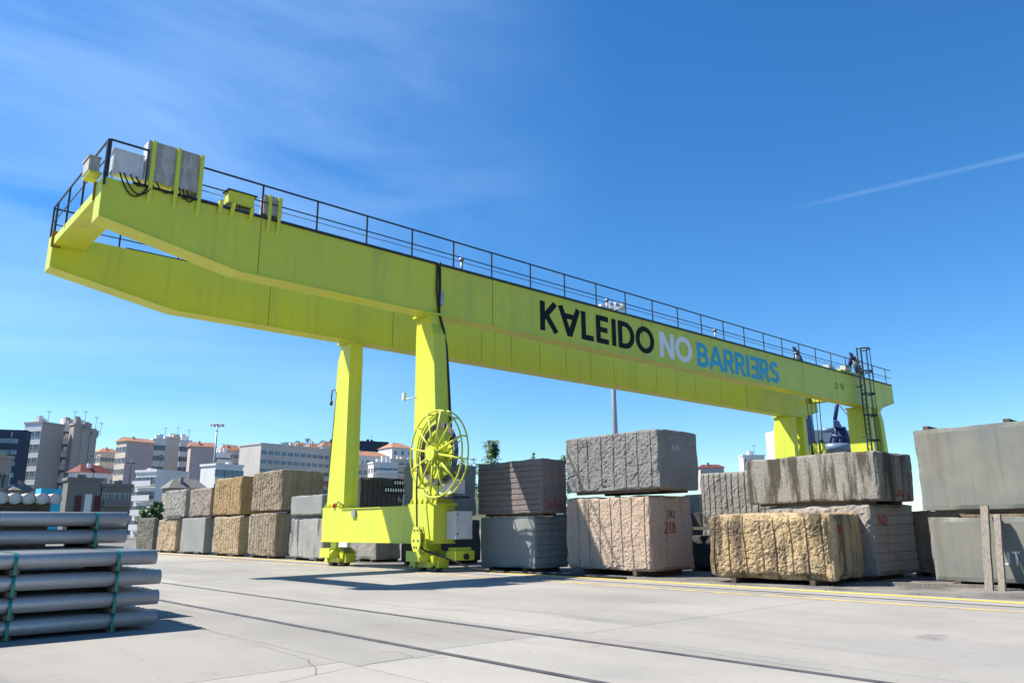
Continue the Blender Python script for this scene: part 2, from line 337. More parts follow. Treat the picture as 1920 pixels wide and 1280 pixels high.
# ------------------------------------------------------------------ gantry crane
Y1, Y2, GW = 20.585, 25.825, 0.62
ZT, ZB, ZL = 10.17, 8.43, 9.11
XL, XK, XE, XK2 = 4.49, 8.2, 52.42, 49.9
XRR = 48.8
crane = thing('gantry_crane', 'lime yellow double girder gantry crane spanning the stone block yard', 'gantry crane', ((XR+XRR)/2, (Y1+Y2+GW)/2, 0))
LET = {}
for gi, (y, lab) in enumerate(((Y1, 'lime girder carrying the black, white and teal lettering'), (Y2, 'unlettered lime girder on the far side'))):
    prof = [(XL, ZL), (XK, ZB), (XK2, ZB), (XE, 9.07), (XE, ZT), (XL, ZT)]
    mb = MB().prism(prof, 'Y', y, y+GW)
    # bottom flange follows the profile, standing 4 cm proud of the webs
    fl = [(XL, ZL), (XK, ZB), (XK2, ZB), (XE, 9.07)]
    for a, b in zip(fl, fl[1:]):
        mb.add([(a[0], y-.04, a[1]-.03), (b[0], y-.04, b[1]-.03), (b[0], y+GW+.04, b[1]-.03), (a[0], y+GW+.04, a[1]-.03), (a[0], y-.04, a[1]+.002), (b[0], y-.04, b[1]+.002), (b[0], y+GW+.04, b[1]+.002), (a[0], y+GW+.04, a[1]+.002)], [(0,3,2,1),(4,5,6,7),(0,1,5,4),(1,2,6,5),(2,3,7,6),(3,0,4,7)])
    gd = mb.obj('girder', YEL, crane); gd['label'] = lab; LET[gi] = gd
    seams = [8.75, 17.65, 26.3, 36.67, 40.48, 44.4] if gi == 0 else [11.5, 16.8, 21.5, 23.3, 25.1, 26.9, 28.7, 30.5, 32.3, 34.1, 35.9, 37.7, 40.4, 43.2]
    for sx in seams: MB().box(sx-.012, sx+.012, y-.003, y+.001, ZB+.01, ZT-.02).obj('weld_seam', SEAM, gd)
    if gi == 0: MB().box(XR-.03, XR+.03, y-.02, y+.001, ZB+.01, ZT).obj('splice_strip', YEL, gd)
    # walkway plate and railing on the outer edge
    wy0, wy1 = (y-.06, y+.6) if gi == 0 else (y+.1, y+GW+.06)
    MB().box(6.6, 52.3, wy0, wy1, ZT+.004, ZT+.075).obj('walkway', DKM, crane)
    ry = y-.03 if gi == 0 else y+GW+.03
    px_ = [4.57, 8.73]+[8.73+1.77*i for i in range(1, 6)]+[19.54+1.88*i for i in range(0, 18)] if gi == 0 else [4.6+1.9*i for i in range(26)]
    px_ = [x for x in px_ if x < 52.4]
    rl = MB()
    if gi == 0:
        rl.box(4.55, 5.5, ry-.02, ry+.02, 11.19, 11.24); rl.box(5.48, 5.52, ry-.02, ry+.02, ZT, 11.24); rl.box(6.95, 52.3, ry-.02, ry+.02, 11.17, 11.215)
    else: rl.box(4.55, 52.3, ry-.02, ry+.02, 11.17, 11.215)
    rl.obj('handrail', DKM, crane)
    MB().box(6.95 if gi == 0 else 4.6, 52.3, ry-.014, ry+.014, 10.66, 10.69).obj('mid_rail', DKM, crane)
    if gi == 0: MB().tube([(6.95, ry+.25, 10.62), (52.2, ry+.25, 10.62)], .012, 5).obj('trolley_wire', BLK, crane)
    for x in px_: MB().box(x-.025, x+.025, ry-.018, ry+.018, ZT, 11.2).obj('railing_post', DKM, crane)
    if gi == 0:
        for x in (15.95, 23.9, 32.0, 40.0): MB().tube([(x+.5, ry+.35, ZT), (x+.5, ry+.35, ZT+.55)], .05, 8).tube([(x+.5, ry+.35, ZT+.55), (x+.5, ry+.35, ZT+.64)], .09, 8).obj('vent_post', GAL, crane)
# end tie beams with railing
for tx, zc in ((4.5, 9.78), (51.3, 9.6)):
    MB().box(tx, tx+.85, Y1+GW+.002, Y2-.002, zc, zc+.26).obj('tie_beam', YEL, crane)
    for yy in (Y1+GW+.002, Y2-.052): MB().box(tx-.06, tx+.2, yy, yy+.05, zc-.06, zc+.45).obj('bolt_plate', SEAM, crane)
ex = 4.52
tr_ = MB().box(ex-.02, ex+.02, Y1-.03, Y2+GW+.03, 11.19, 11.235); tr_.obj('handrail', DKM, crane)
MB().box(ex-.012, ex+.012, Y1, Y2+GW, 10.66, 10.69).obj('mid_rail', DKM, crane)
for i, yy in enumerate((Y1-.02, Y1+.05, Y1+2.2, Y1+3.9, Y2+.1, Y2+GW)): MB().box(ex-.025, ex+.025, yy-.025, yy+.025, 9.95, 11.2).obj('railing_post', DKM, crane)
# lettering
def girder_place(x0, z0):
    return lambda u, v, lift: Vector((x0+u, Y1-.004-lift, z0+v))
def word(txt, x0, x1, z0, H, wd, gap, mt, lab):
    _, tw = text_strokes(txt, wd, gap); kx = (x1-x0)/(tw*H)
    o = lettering('lettering', txt, H, wd, gap, girder_place(x0, z0), mt, LET[0], kx=kx); o['label'] = lab
word('KVLEIDO', 20.05, 27.1, 8.68, 1.18, .19, .08, INK, 'black painted word with an upturned letter')
word('NO', 27.5, 29.95, 8.68, 1.16, .2, .06, INKW, 'white painted word NO')
word('BARRI~RS', 30.35, 37.8, 8.62, 1.16, .19, .05, INKB, 'teal painted word BARRIERS with a mirrored letter')
word('32 TN', 44.2, 45.3, 9.12, .36, .12, .15, INK, 'small black load marking')
# boxes on the cantilever top
def cabinet(name, x0, x1, y0, y1, z0, z1, mt, br, lab):
    mb = MB().box(x0, x1, y0, y1, z0, z1); mb.box(x0-.015, x1+.015, y0-.01, y1+.015, z1, z1+.025)
    c = mb.obj(name, mt, crane); c['label'] = lab
    for bx in br:
        m2 = MB().box(bx-.05, bx+.05, y0-.075, y0-.006, ZT-.02, z1+.02)
        m2.prism([(y0-.075, ZT+.06), (y0-.006, ZT+.06), (Y1-.004, ZT-.32), (Y1-.004, ZT-.42), (Y1-.06, ZT-.30)], 'X', bx-.05, bx+.05)
        m2.obj('bracket', YEL, c)
    return c
cabinet('control_cabinet', 4.68, 5.42, Y1+.02, Y1+.3, 10.36, 11.02, WHT, [], 'white control cabinet beside the corner railing')
for bx in (4.70, 5.38): MB().box(bx-.02, bx+.02, Y1-.02, Y1+.05, ZT, 11.04).obj('cabinet_post', WHT, crane)
rc = cabinet('resistor_cabinet', 5.5, 6.93, Y1-.02, Y1+.35, 10.4, 11.5, GRYC, (5.62, 6.27, 6.9), 'large grey weathered cabinet held by three lime brackets')
MB().box(5.47, 5.498, Y1-.02, Y1+.35, 10.4, 11.5).obj('side_panel', WHT, rc)
tb = cabinet('terminal_box', 7.7, 8.45, Y1-.12, Y1+.2, 10.36, 10.68, YEL, (), 'lime terminal box with a dark lid')
MB().box(7.64, 8.52, Y1-.18, Y1+.26, 10.707, 10.735).obj('lid', DKM, tb)
for bx in (7.5, 7.85, 8.4): MB().prism([(Y1-.2, ZT+.16), (Y1-.02, ZT+.12), (Y1-.004, ZT-.2), (Y1-.05, ZT-.2)], 'X', bx-.05, bx+.05).obj('bracket', YEL, tb)
for i in range(7): MB().tube([(7.9+i*.075, Y1-.05, 10.36), (7.9+i*.075, Y1-.05, 10.26)], .018, 6).obj('cable_gland', BLK, tb)
cabinet('junction_box', 8.78, 9.35, Y1-.02, Y1+.25, 10.34, 10.9, GRYC, (8.95, 9.25), 'grey junction box on two lime brackets')
jb = MB().box(4.18, 4.44, Y1+.25, Y1+.85, 10.35, 10.72); jb.box(4.15, 4.46, Y1+.22, Y1+.88, 10.72, 10.76); jb = jb.obj('junction_box', GRYC, crane)
MB().box(4.2, 4.5, Y1+.2, Y1+.9, 10.28, 10.345).obj('bracket', YEL, jb)
for k, (a, b, d) in enumerate(((4.85, 5.6, .5), (4.95, 5.7, .42), (5.1, 5.5, .2), (5.25, 5.6, .15), (5.75, 6.2, .18), (6.35, 6.6, .22), (6.45, 6.8, .25), (6.55, 6.7, .16))):
    pts = [(a+(b-a)*t/10, Y1-.05-.02*k % .06, 10.38-(d*4*(t/10)*(1-t/10))-.12*t/10) for t in range(11)]
    MB().tube(pts, .02, 6).obj('cable', BLK, crane)
MB().box(5.2, 7.2, Y1-.05, Y1+.02, ZT+.004, ZT+.06).obj('cable_tray', BLK, crane)
# legs: constant depth in X, outer edge splayed in Y
def leg(xc, yi, yo_t, yo_b, z0, z1, w=.58, cap=True):
    sg = 1 if yo_b > yi else -1
    def ring(z, yo, ww): a, b = sorted((yi, yo)); return [(xc-ww/2, a, z), (xc+ww/2, a, z), (xc+ww/2, b, z), (xc-ww/2, b, z)]
    zk = z1-.75; yk = yo_t+(yo_b-yo_t)*.28
    mb = MB().hexa(ring(z0, yo_b, w), ring(zk, yk, w)).hexa(ring(zk, yk, w), ring(z1-.38, yo_t, w*.96)).hexa(ring(z1-.38, yo_t, w*.93), ring(z1-.06, yo_t, w*.93))
    o = mb.obj('leg', YEL, crane)
    a, b = sorted((yi, yo_t)); MB().box(xc-w/2-.1, xc+w/2+.1, a-.08, b+.08, z1-.07, z1-.002).obj('head_plate', YEL, o)
    for q in range(4):
        for s_ in (-1, 1): MB().tube([(xc-w/2-.06, a+(b-a)*q/3, z1-.14), (xc-w/2-.06, a+(b-a)*q/3, z1-.07)], .025, 6).obj('bolt', YEL, o) if s_ < 0 else None
    a, b = sorted((yi, yo_b)); MB().box(xc-w/2-.12, xc+w/2+.12, a-.1, b+.1, z0-.05, z0+.02).obj('base_plate', YEL, o)
    mb = MB()
    for q in range(6):
        yy = a+(b-a)*q/5; mb = MB().add([(xc-w/2-.11, yy-.012, z0+.02), (xc-w/2, yy-.012, z0+.02), (xc-w/2, yy-.012, z0+.2), (xc-w/2-.11, yy+.012, z0+.02), (xc-w/2, yy+.012, z0+.02), (xc-w/2, yy+.012, z0+.2)], [(0,1,2),(5,4,3),(0,3,4,1),(1,4,5,2),(2,5,3,0)]); mb.obj('gusset', YEL, o)
    return o
LB = 2.06
nl = leg(XR, 21.34, 20.5, 19.95, LB, ZB-.03); fl_ = leg(XR, 25.75, 26.5, 27.0, LB, ZB-.03)
for xx in (48.1, 49.5):
    leg(xx, 21.7, 20.4, 20.1, 1.9, ZB-.03, .5); leg(xx, 25.4, 26.7, 27.0, 1.9, ZB-.03, .5)
# end carriages and bogies
def carriage(xc, hw):
    c = MB().box(xc-hw, xc+hw, 20.0, 27.05, .87, LB-.052).obj('end_carriage', YEL, crane)
    MB().box(xc-hw-.05, xc+hw+.05, 20.0, 27.05, .845, .872).obj('bottom_flange', YEL, c)
    MB().box(xc-hw-.04, xc+hw+.04, 21.45, 25.65, LB-.054, LB-.03).obj('top_flange', YEL, c)
    return c
car = carriage(XR, .42); carriage(XRR, .9)
def bogie(xc, yc):
    mb = MB()
    for s_ in (-1, 1):   # side plates
        mb.prism([(yc-.62, .2), (yc-.3, .12), (yc+.3, .12), (yc+.62, .2), (yc+.66, .5), (yc+.28, .66), (yc+.16, .84), (yc-.16, .84), (yc-.28, .66), (yc-.66, .5)], 'X', xc+s_*.24-.025, xc+s_*.24+.025)
    mb.box(xc-.3, xc+.3, yc-.2, yc+.2, .6, .845); mb.box(xc-.2, xc+.2, yc-.75, yc-.6, .12, .45)
    b = mb.obj('bogie', YEL, crane)
    for s_ in (-1, 1):
        wy = yc+s_*.4; w = MB().tube([(xc-.11, wy, .204), (xc+.11, wy, .204)], .2, 20).tube([(xc-.16, wy, .204), (xc-.11, wy, .204)], .225, 20).obj('wheel', RUST, b)
        MB().tube([(xc-.33, wy, .21), (xc-.165, wy, .21)], .1, 12).obj('axle_cover', YEL, b)
    MB().box(xc-.62, xc-.27, yc-.3, yc+.42, .3, .62).tube([(xc-.5, yc+.05, .46), (xc-.5, yc-.5, .46)], .12, 12).obj('gear_motor', YEL, b)
    MB().prism([(yc+.62, .3), (yc+.85, .1), (yc+.92, .1), (yc+.72, .5)], 'X', xc-.15, xc+.15).obj('rail_sweep', YEL, b)
bogie(XR, 20.75); bogie(XR, 26.35); bogie(XRR, 20.75); bogie(XRR, 26.35)
mt_ = MB().box(15.2, 15.95, 19.5, 19.98, .34, .62).box(15.3, 15.9, 19.6, 20.0, .62, .72).obj('drive_motor', YEL, crane)
MB().tube([(15.6, 19.49, .45), (15.6, 19.42, .45)], .09, 14).obj('motor_cap', BLK, mt_)
# cable reel: axis along X, mounted on the camera-side edge of the leg
RC = Vector((14.69, 19.74, 3.594)); RR = 1.355
reel = MB().tube([(RC.x-.35, RC.y, RC.z), (RC.x+.3, RC.y, RC.z)], .2, 24).obj('cable_reel', YEL, crane); reel['label'] = 'spoked lime cable reel on the leg'
MB().tube([(RC.x-.36, RC.y, RC.z), (RC.x-.34, RC.y, RC.z)], .235, 24).obj('hub_cap', YEL, reel)
for dx in (-.14, .1): MB().tube([RC+Vector((dx, RR*math.cos(2*math.pi*i/56), RR*math.sin(2*math.pi*i/56))) for i in range(56)], .027, 8, closed=True).obj('rim', YEL, reel)
for k in range(12):
    an = 2*math.pi*(k+.35)/12; d = Vector((0, math.cos(an), math.sin(an)))
    MB().tube([RC+Vector((-.2, 0, 0))+d*.18, RC+Vector((-.13, 0, 0))+d*RR], .034, 6).obj('spoke', YEL, reel)
    MB().tube([RC+Vector((.12, 0, 0))+d*.18, RC+Vector((.1, 0, 0))+d*.99], .02, 6).obj('back_spoke', YEL, reel)
    MB().tube([RC+Vector((-.14, 0, 0))+d*RR, RC+Vector((.1, 0, 0))+d*RR], .024, 6).obj('rim_tie', YEL, reel)
for k in range(5):
    rr = .97-.038*k
    MB().tube([RC+Vector((0, rr*math.cos(2*math.pi*i/48), rr*math.sin(2*math.pi*i/48))) for i in range(48)], .018, 8, closed=True).obj('wound_cable', CABL, reel)
dm = MB()
dm.prism([(RC.y+.42*math.cos(2*math.pi*i/32), RC.z+.42*math.sin(2*math.pi*i/32)) for i in range(32)], 'X', RC.x+.2, RC.x+.24)
dm.obj('drum_disc', YEL, reel)
MB().box(14.98, 15.25, 19.6, 20.3, 3.46, 3.72).box(15.0, 15.2, 19.62, 20.2, 2.95, 3.1).obj('reel_mount', YEL, crane)
MB().box(14.8, 15.35, 19.25, 19.85, 2.35, 2.8).obj('reel_gearbox', WHT, crane)
MB().box(14.75, 15.45, 19.1, 19.95, 2.22, 2.28).obj('service_platform', DKM, crane)
cb = MB().box(15.2, 15.86, 19.5, 19.98, .98, 1.83).obj('door_cabinet', WHT, crane); cb['label'] = 'white door cabinet hung on the end of the carriage'
MB().box(15.235, 15.83, 19.49, 19.499, 1.01, 1.8).obj('door', WHT, cb)
for z in (1.1, 1.7): MB().box(15.25, 15.28, 19.47, 19.489, z, z+.06).obj('hinge', BLK, cb)
# cables: from reel down to the guide and away along the ground; conduit up the leg
RX = RC.x
GX = RX-.3
MB().tube([(RX-.1, RC.y+.98, 3.5), (RX-.2, RC.y+.9, 2.6), (RX-.3, 20.42, 1.2), (RX-.3, 20.36, .85)], .028, 7).tube([(GX, 20.36, .85), (GX+.05, 20.1, .66), (RX+.3, 19.6, .4), (RX+.75, 19.0, .12), (RX+1.2, 18.3, .03), (RX+1.45, 17.4, .03), (RX+1.5, 16.0, .03), (RX+1.42, 13.5, .03)], .028, 7).obj('trailing_cable', BLK, crane)
gpz = MB().prism([(20.2, 1.36), (20.48, 1.36), (20.58, 1.1), (20.58, .85), (20.47, .62), (20.22, .62), (20.1, .85), (20.1, 1.1)], 'X', GX-.1, GX-.06).prism([(20.2, 1.36), (20.48, 1.36), (20.58, 1.1), (20.58, .85), (20.47, .62), (20.22, .62), (20.1, .85), (20.1, 1.1)], 'X', GX+.05, GX+.09).obj('cable_guide', YEL, crane)
for (yy, zz) in ((20.25, 1.26), (20.42, 1.26), (20.22, .95), (20.45, .95), (20.3, .75), (20.42, .75)): MB().tube([(GX-.115, yy, zz), (GX+.1, yy, zz)], .035, 8).obj('guide_pin', STL, gpz)
MB().box(14.45, 14.72, 20.25, 20.4, .9, 1.0).obj('guide_arm', YEL, gpz)
cdx = XR+.06
MB().tube([(cdx, Y1-.06, ZT+.1), (cdx+.02, Y1-.07, 9.4), (cdx, Y1-.07, 8.8), (cdx-.02, Y1-.1, 8.4), (cdx+.12, 20.42, 7.9), (cdx+.2, 20.33, 7.2), (cdx+.22, 20.22, 6), (cdx+.23, 20.1, 4.6), (cdx+.24, 19.97, 3.4), (cdx+.24, 19.93, 2.6)], .045, 7).obj('power_cable', BLK, crane)
MB().tube([(cdx-.09, Y1-.05, ZT+.05), (cdx-.1, Y1-.05, 9.2), (cdx-.02, Y1-.06, 8.5)], .03, 6).obj('power_cable', BLK, crane)
MB().box(cdx+.04, cdx+.17, Y1-.09, Y1-.004, 8.75, 9.25).obj('cable_box', GAL, crane)
MB().tube([(14.84, 21.25, 5.6), (14.84, 21.95, 5.62)], .018, 6).box(14.78, 14.9, 21.93, 22.03, 5.58, 5.85).obj('sensor_arm', WHT, crane)
MB().tube([(14.85, 26.62, 6.4), (14.85, 26.8, 6.62), (14.85, 27.0, 6.6), (14.85, 27.05, 6.4), (14.85, 27.05, 6.15)], .025, 6).tube([(14.85, 27.05, 6.2), (14.85, 27.05, 6.02)], .06, 8).tube([(14.83, 26.66, 6.4), (14.83, 26.95, 3.2)], .012, 5).obj('leg_lamp', DKM, crane)
MB().tube([(14.7, 26.2, 2.08), (14.7, 26.2, 2.24)], .06, 10).obj('warning_beacon', RED, crane)
MB().tube([(14.62, 25.9, 2.2), (14.6, 25.7, 2.28), (14.62, 25.4, 2.12)], .02, 6).obj('cable', BLK, crane)
MB().box(14.64, 14.7, 24.6, 24.85, 1.72, 1.95).obj('switch_box', GAL, crane)
MB().box(14.55, 14.7, 24.9, 25.5, .68, .842).obj('limit_switch', WHT, crane)
# access ladder with safety cage at the far end
lx, ly = 46.9, Y1-.35
lad = MB().box(lx-.05, lx+.05, ly-.03, ly+.03, .9, 11.9).box(lx+.53, lx+.62, ly-.03, ly+.03, .9, 11.9).obj('ladder', DKM, crane)
for i in range(34): MB().tube([(lx, ly, 1.2+.3*i), (lx+.55, ly, 1.2+.3*i)], .02, 5).obj('rung', DKM, lad)
for z in (4.7, 6.2, 7.7, 9.0, 10.4, 11.8):
    MB().tube([(lx+.275+.42*math.cos(R(a)), ly-.05-.6*math.sin(R(a)), z) for a in range(0, 181, 15)], .045, 5).obj('cage_hoop', DKM, lad)
for a in (20, 60, 90, 120, 160): MB().box(lx+.275+.42*math.cos(R(a))-.035, lx+.275+.42*math.cos(R(a))+.035, ly-.05-.6*math.sin(R(a))-.01, ly-.05-.6*math.sin(R(a))+.01, 4.6, 11.8).obj('cage_strip', DKM, lad)
for z in (3.2, 6.4, 9.5): MB().box(lx+.2, lx+.3, ly, Y1-.001, z, z+.05).obj('ladder_bracket', DKM, lad)
# hoist trolley over the far end, ropes and hook block
ty = (Y1+Y2+GW)/2
tro = MB().box(45.6, 48.6, Y1+.2, Y2+GW-.2, ZT+.08, ZT+.32).box(46.0, 47.2, ty-1.2, ty+1.0, ZT+.32, ZT+.75).tube([(46.6, ty-1.6, ZT+.62), (46.6, ty+1.7, ZT+.62)], .3, 16).obj('hoist_trolley', YEL, crane)
MB().box(44.0, 44.8, Y1+.15, Y1+.5, ZT+.08, ZT+.35).box(46.2, 46.9, Y1+.1, Y1+.5, ZT+.33, ZT+.62).obj('trolley_cabinet', WHT, tro)
hk = Vector((47.2, ty, 5.9))
for k, (dx, dy) in enumerate(((-.3, -.3), (-.3, .3), (.3, -.3), (.3, .3), (0, -.45), (0, .45))): MB().tube([(hk.x+dx, hk.y+dy, ZT+.3), (hk.x+dx*.7, hk.y+dy*.8, hk.z+.4)], .022, 5).obj('hoist_rope', DKM, tro)
hb = MB()
for s_ in (-1, 1): hb.prism([(hk.y+s_*.26+.17*math.cos(2*math.pi*i/16), hk.z+.15+.30*math.sin(2*math.pi*i/16)) for i in range(16)], 'X', hk.x-.22, hk.x+.22)
hb.box(hk.x-.16, hk.x+.16, hk.y-.5, hk.y+.5, hk.z-.28, hk.z+.0); hb = hb.obj('hook_block', YEL, tro)
for s_ in (-1, 1): MB().box(hk.x-.24, hk.x+.24, hk.y+s_*.26-.06, hk.y+s_*.26+.06, hk.z-.3, hk.z+.6).obj('sheave_stripe', BLK, hb)
MB().tube([(hk.x, hk.y, hk.z-.25), (hk.x, hk.y, hk.z-.55), (hk.x, hk.y+.18, hk.z-.75), (hk.x, hk.y, hk.z-.92), (hk.x, hk.y-.2, hk.z-.75)], .07, 8).obj('hook', DKM, hb)
# ------------------------------------------------------------------ stone blocks
def stone(name, c1, c2, speck, streak=None, sa=0.5, ns=1.6, bump=0.8, bs=22, sthr=(.5, .72), fine=None):
    return mat(name, c1, 0.88, c2, ns, (1, 1, 1), bump, bs, speck=speck, speck_amt=.45, sscale=45, streak=streak, streak_amt=sa, sthr=sthr, spec=.25, fine=fine, pits=.07 if bump > .4 else .003)
GREEN = lambda n: stone(n, (.30, .32, .305), (.26, .28, .27), (.22, .235, .23), (.20, .19, .16), .45, .8, .06, 60, fine=(.17, .17, .15))
def facet(p, k, sd):
    q = p*k; ds, pts = noise.voronoi(q); c = pts[0]; t = noise.noise_vector(c*3.7+Vector((sd, sd*2, 0)))
    return (q-c).dot(Vector((t.x, t.y, 0)))*1.1+t.z*.35
def face_disp(st, a, b, seed, gl, la, lb):
    """outward relief (m) of a face at (a along, b up)"""
    kind, amp = st[0], st[1]
    p = Vector((a*1.0, b*1.0, seed*7.3)); d = 0.0
    if kind == 'smooth': d = amp*noise.noise(p*2.0)
    else:
        d = amp*(noise.noise(p*1.3)*.6+noise.noise(p*3.1)*.4+facet(p, 3.4, seed)*.55+facet(p+Vector((3, 1, 0)), 8.0, seed)*.42+noise.noise(p*15)*.3+noise.noise(p*27)*.22)
    if kind == 'vert' or kind == 'horz':
        t = a if kind == 'vert' else b
        for gg in gl:
            w = abs(t-gg)
            if w < .02: d -= st[2]*min(1, 1.6*(1-w/.02))
    return d
def grid_axis(n_len, step, extra):
    k = max(3, int(round(n_len/step))); v = [n_len*i/k for i in range(k+1)]
    for gg in extra:
        for e in (-.02, -.008, .008, .02):
            if .03 < gg+e < n_len-.03: v.append(gg+e)
    v = sorted(v); out = [v[0]]
    for q in v[1:]:
        if q-out[-1] > .007: out.append(q)
    out[-1] = n_len; return out
BLOCKS = {}
def block(name, label, mt, Pc, w, d, h, yaw=0., fx=('rough', .03, 0), fy=('smooth', .006, 0), sx=.0, sy=.0, chip=.02, step=.09, rnd=.032, seed=None, cat='stone block', grp='stone blocks stacked in the yard'):
    """corner Pc at the -X/-Y foot; w runs along +Y, d along +X (before yaw). sx / sy: groove spacing of the -X / -Y face"""
    if fx[0] == 'smooth' and chip == .02: chip = .007; rnd = min(rnd, .025)
    seed = seed if seed is not None else len(BLOCKS)+1; rnd_ = random.Random(seed)
    def grooves(L_, sp): return [sp*(i+.5)+rnd_.uniform(-.12, .12)*sp for i in range(int(L_/sp))] if sp else []
    gxa = grooves(w if fx[0] == 'vert' else h, sx); gya = grooves(d if fy[0] == 'vert' else h, sy)
    ex_ = gya if fy[0] == 'vert' else []; ey_ = gxa if fx[0] == 'vert' else []
    ez_ = (gxa if fx[0] == 'horz' else []) + (gya if fy[0] == 'horz' else [])
    X = grid_axis(d, step, ex_); Yy = grid_axis(w, step, ey_); Z = grid_axis(h, step, ez_)
    idx = {}; V = []; Fc = []
    def fade(t, L_, r=.10): return min(1, min(t, L_-t)/r) if L_ > 0 else 0
    def vert(i, j, k):
        key = (i, j, k)
        if key in idx: return idx[key]
        x, y, z = X[i], Yy[j], Z[k]; P = Vector((x, y, z)); q = P*1.0+Vector((seed*3.1, seed*1.7, seed))
        # rounded, chipped arrises
        onf = [(i == 0, Vector((1, 0, 0))), (i == len(X)-1, Vector((-1, 0, 0))), (j == 0, Vector((0, 1, 0))), (j == len(Yy)-1, Vector((0, -1, 0))), (k == 0, Vector((0, 0, 1))), (k == len(Z)-1, Vector((0, 0, -1)))]
        on = [v for f_, v in onf if f_]
        dd_ = sorted(((min(x, d-x), Vector((1 if x < d/2 else -1, 0, 0))), (min(y, w-y), Vector((0, 1 if y < w/2 else -1, 0))), (min(z, h-z), Vector((0, 0, 1 if z < h/2 else -1)))), key=lambda t_: t_[0])
        rr = rnd*2.6; e_ = max(0, 1-dd_[1][0]/rr)
        if e_ > 0:
            amt = rnd*e_*e_*(.3+1.3*max(0, noise.noise(q*1.7)+.2)+.7*max(0, noise.noise(q*6)))
            P = P+dd_[0][1]*amt+dd_[1][1]*amt
            e2 = max(0, 1-dd_[2][0]/rr)
            if e2 > 0: P = P+dd_[2][1]*rnd*e2*e2*.6
        P = P+Vector((noise.noise(q*.9), noise.noise(q*.9+Vector((9, 0, 0))), noise.noise(q*.9+Vector((0, 9, 0)))))*chip
        if i == 0: P.x -= face_disp(fx, y, z, seed, gxa, w, h)*min(fade(y, w), fade(z, h))
        if j == 0: P.y -= face_disp(fy, x, z, seed+.5, gya, d, h)*min(fade(x, d), fade(z, h))
        if k == len(Z)-1: P.z += .018*noise.noise(q*2.5)+.01*noise.noise(q*8)
        idx[key] = len(V); V.append(P); return idx[key]
    nx, ny, nz_ = len(X)-1, len(Yy)-1, len(Z)-1
    for j in range(ny):
        for k in range(nz_): Fc.append((vert(0, j+1, k), vert(0, j, k), vert(0, j, k+1), vert(0, j+1, k+1)))
    for i in range(nx):
        for k in range(nz_): Fc.append((vert(i, 0, k), vert(i+1, 0, k), vert(i+1, 0, k+1), vert(i, 0, k+1)))
    for i in range(nx):
        for j in range(ny): Fc.append((vert(i, j, nz_), vert(i+1, j, nz_), vert(i+1, j+1, nz_), vert(i, j+1, nz_))); Fc.append((vert(i, j+1, 0), vert(i+1, j+1, 0), vert(i+1, j, 0), vert(i, j, 0)))
    for j in range(ny):
        for k in range(nz_): Fc.append((vert(nx, j, k), vert(nx, j+1, k), vert(nx, j+1, k+1), vert(nx, j, k+1)))
    for i in range(nx):
        for k in range(nz_): Fc.append((vert(i+1, ny, k), vert(i, ny, k), vert(i, ny, k+1), vert(i+1, ny, k+1)))
    mb = MB(); mb.add(V, Fc, 0, False)
    root = thing(name, label, cat, Pc, grp); root.rotation_euler.z = yaw
    body = bpy.data.objects.new('stone_body', mb.mesh('stone_body', mt)); COL.objects.link(body); body.parent = root
    BLOCKS[label] = (root, w, d, h, seed, fx, fy, gxa, gya, chip)
    return root
def mark(root_label, txt, H, face, a0, z0, mt, wd=.1, gap=.12):
    root, w, d, h, seed, fx, fy, gxa, gya, chip = BLOCKS[root_label]
    def off(P): q = P+Vector((seed*3.1, seed*1.7, seed)); return Vector((noise.noise(q*.9), noise.noise(q*.9+Vector((9, 0, 0))), noise.noise(q*.9+Vector((0, 9, 0)))))*chip
    def place(u, v, lift):
        if face == 'y':
            x, z = a0+u, z0+v; return Vector((x, -.012-lift-face_disp(fy, x, z, seed+.5, gya, d, h), z))+off(Vector((x, 0, z)))
        y, z = a0-u, z0+v; return Vector((-.012-lift-face_disp(fx, y, z, seed, gxa, w, h), y, z))+off(Vector((0, y, z)))
    o = lettering('painted_mark', txt, H, wd, gap, place, mt, None, step=.03); o.parent = root; return o
def timber(label, P, L_, yaw, hgt=.1, mt=None, wd=.12):
    o = MB().box(0, L_, -wd/2, wd/2, 0, hgt).obj('timber_bearer', mt or WOOD, None, org=(0, 0, 0)); o.location = P; o.rotation_euler.z = yaw
    return tag(o, label, 'timber', 'timber bearers between and under the blocks')
def pxblock(name, label, mt, Xf, x0, xc, x1, yt, yb, yaw=0., zb=None, d=None, bearer=True, **kw):
    yw = R(yaw); u = Vector((-math.sin(yw), math.cos(yw), 0)); v = Vector((math.cos(yw), math.sin(yw), 0))
    Pc = at(xc, yb, 'X', Xf)
    w = hit(x0, (yt+yb)/2, Pc, u); dd = d or hit(x1, (yt+yb)/2, Pc, v)
    dist = (Pc-CP).to_2d().length; dr = ray(xc, yt); zt = CAMZ+dr.z*dist/dr.to_2d().length
    z0 = Pc.z if zb is None else zb; Pc.z = z0
    r = block(name, label, mt, Pc, w, dd, zt-z0, yw, **kw)
    if bearer:
        bh = z0 if z0 < .3 else .075
        if z0 > .3:
            for q in (.22, dd-.35):
                c = Pc+u*w*.06+v*q; c.z = z0-bh; timber('timber bearer under the '+' '.join(label.split()[:11]).rstrip(','), c, w*.86, yw+math.pi/2, bh+.012)
        for q in (.18, .8) if z0 <= .3 else ():
            c = Pc+u*w*q+v*(-.02); c.z = z0-bh-.0; timber('timber bearer under the '+' '.join(label.split()[:11]).rstrip(','), c, dd+.04, yw, bh+.012)
    return r, z0, zt, Pc
TAN = stone('stone_tan', (.52, .39, .24), (.58, .46, .31), (.22, .16, .1), (.2, .14, .09), .4)
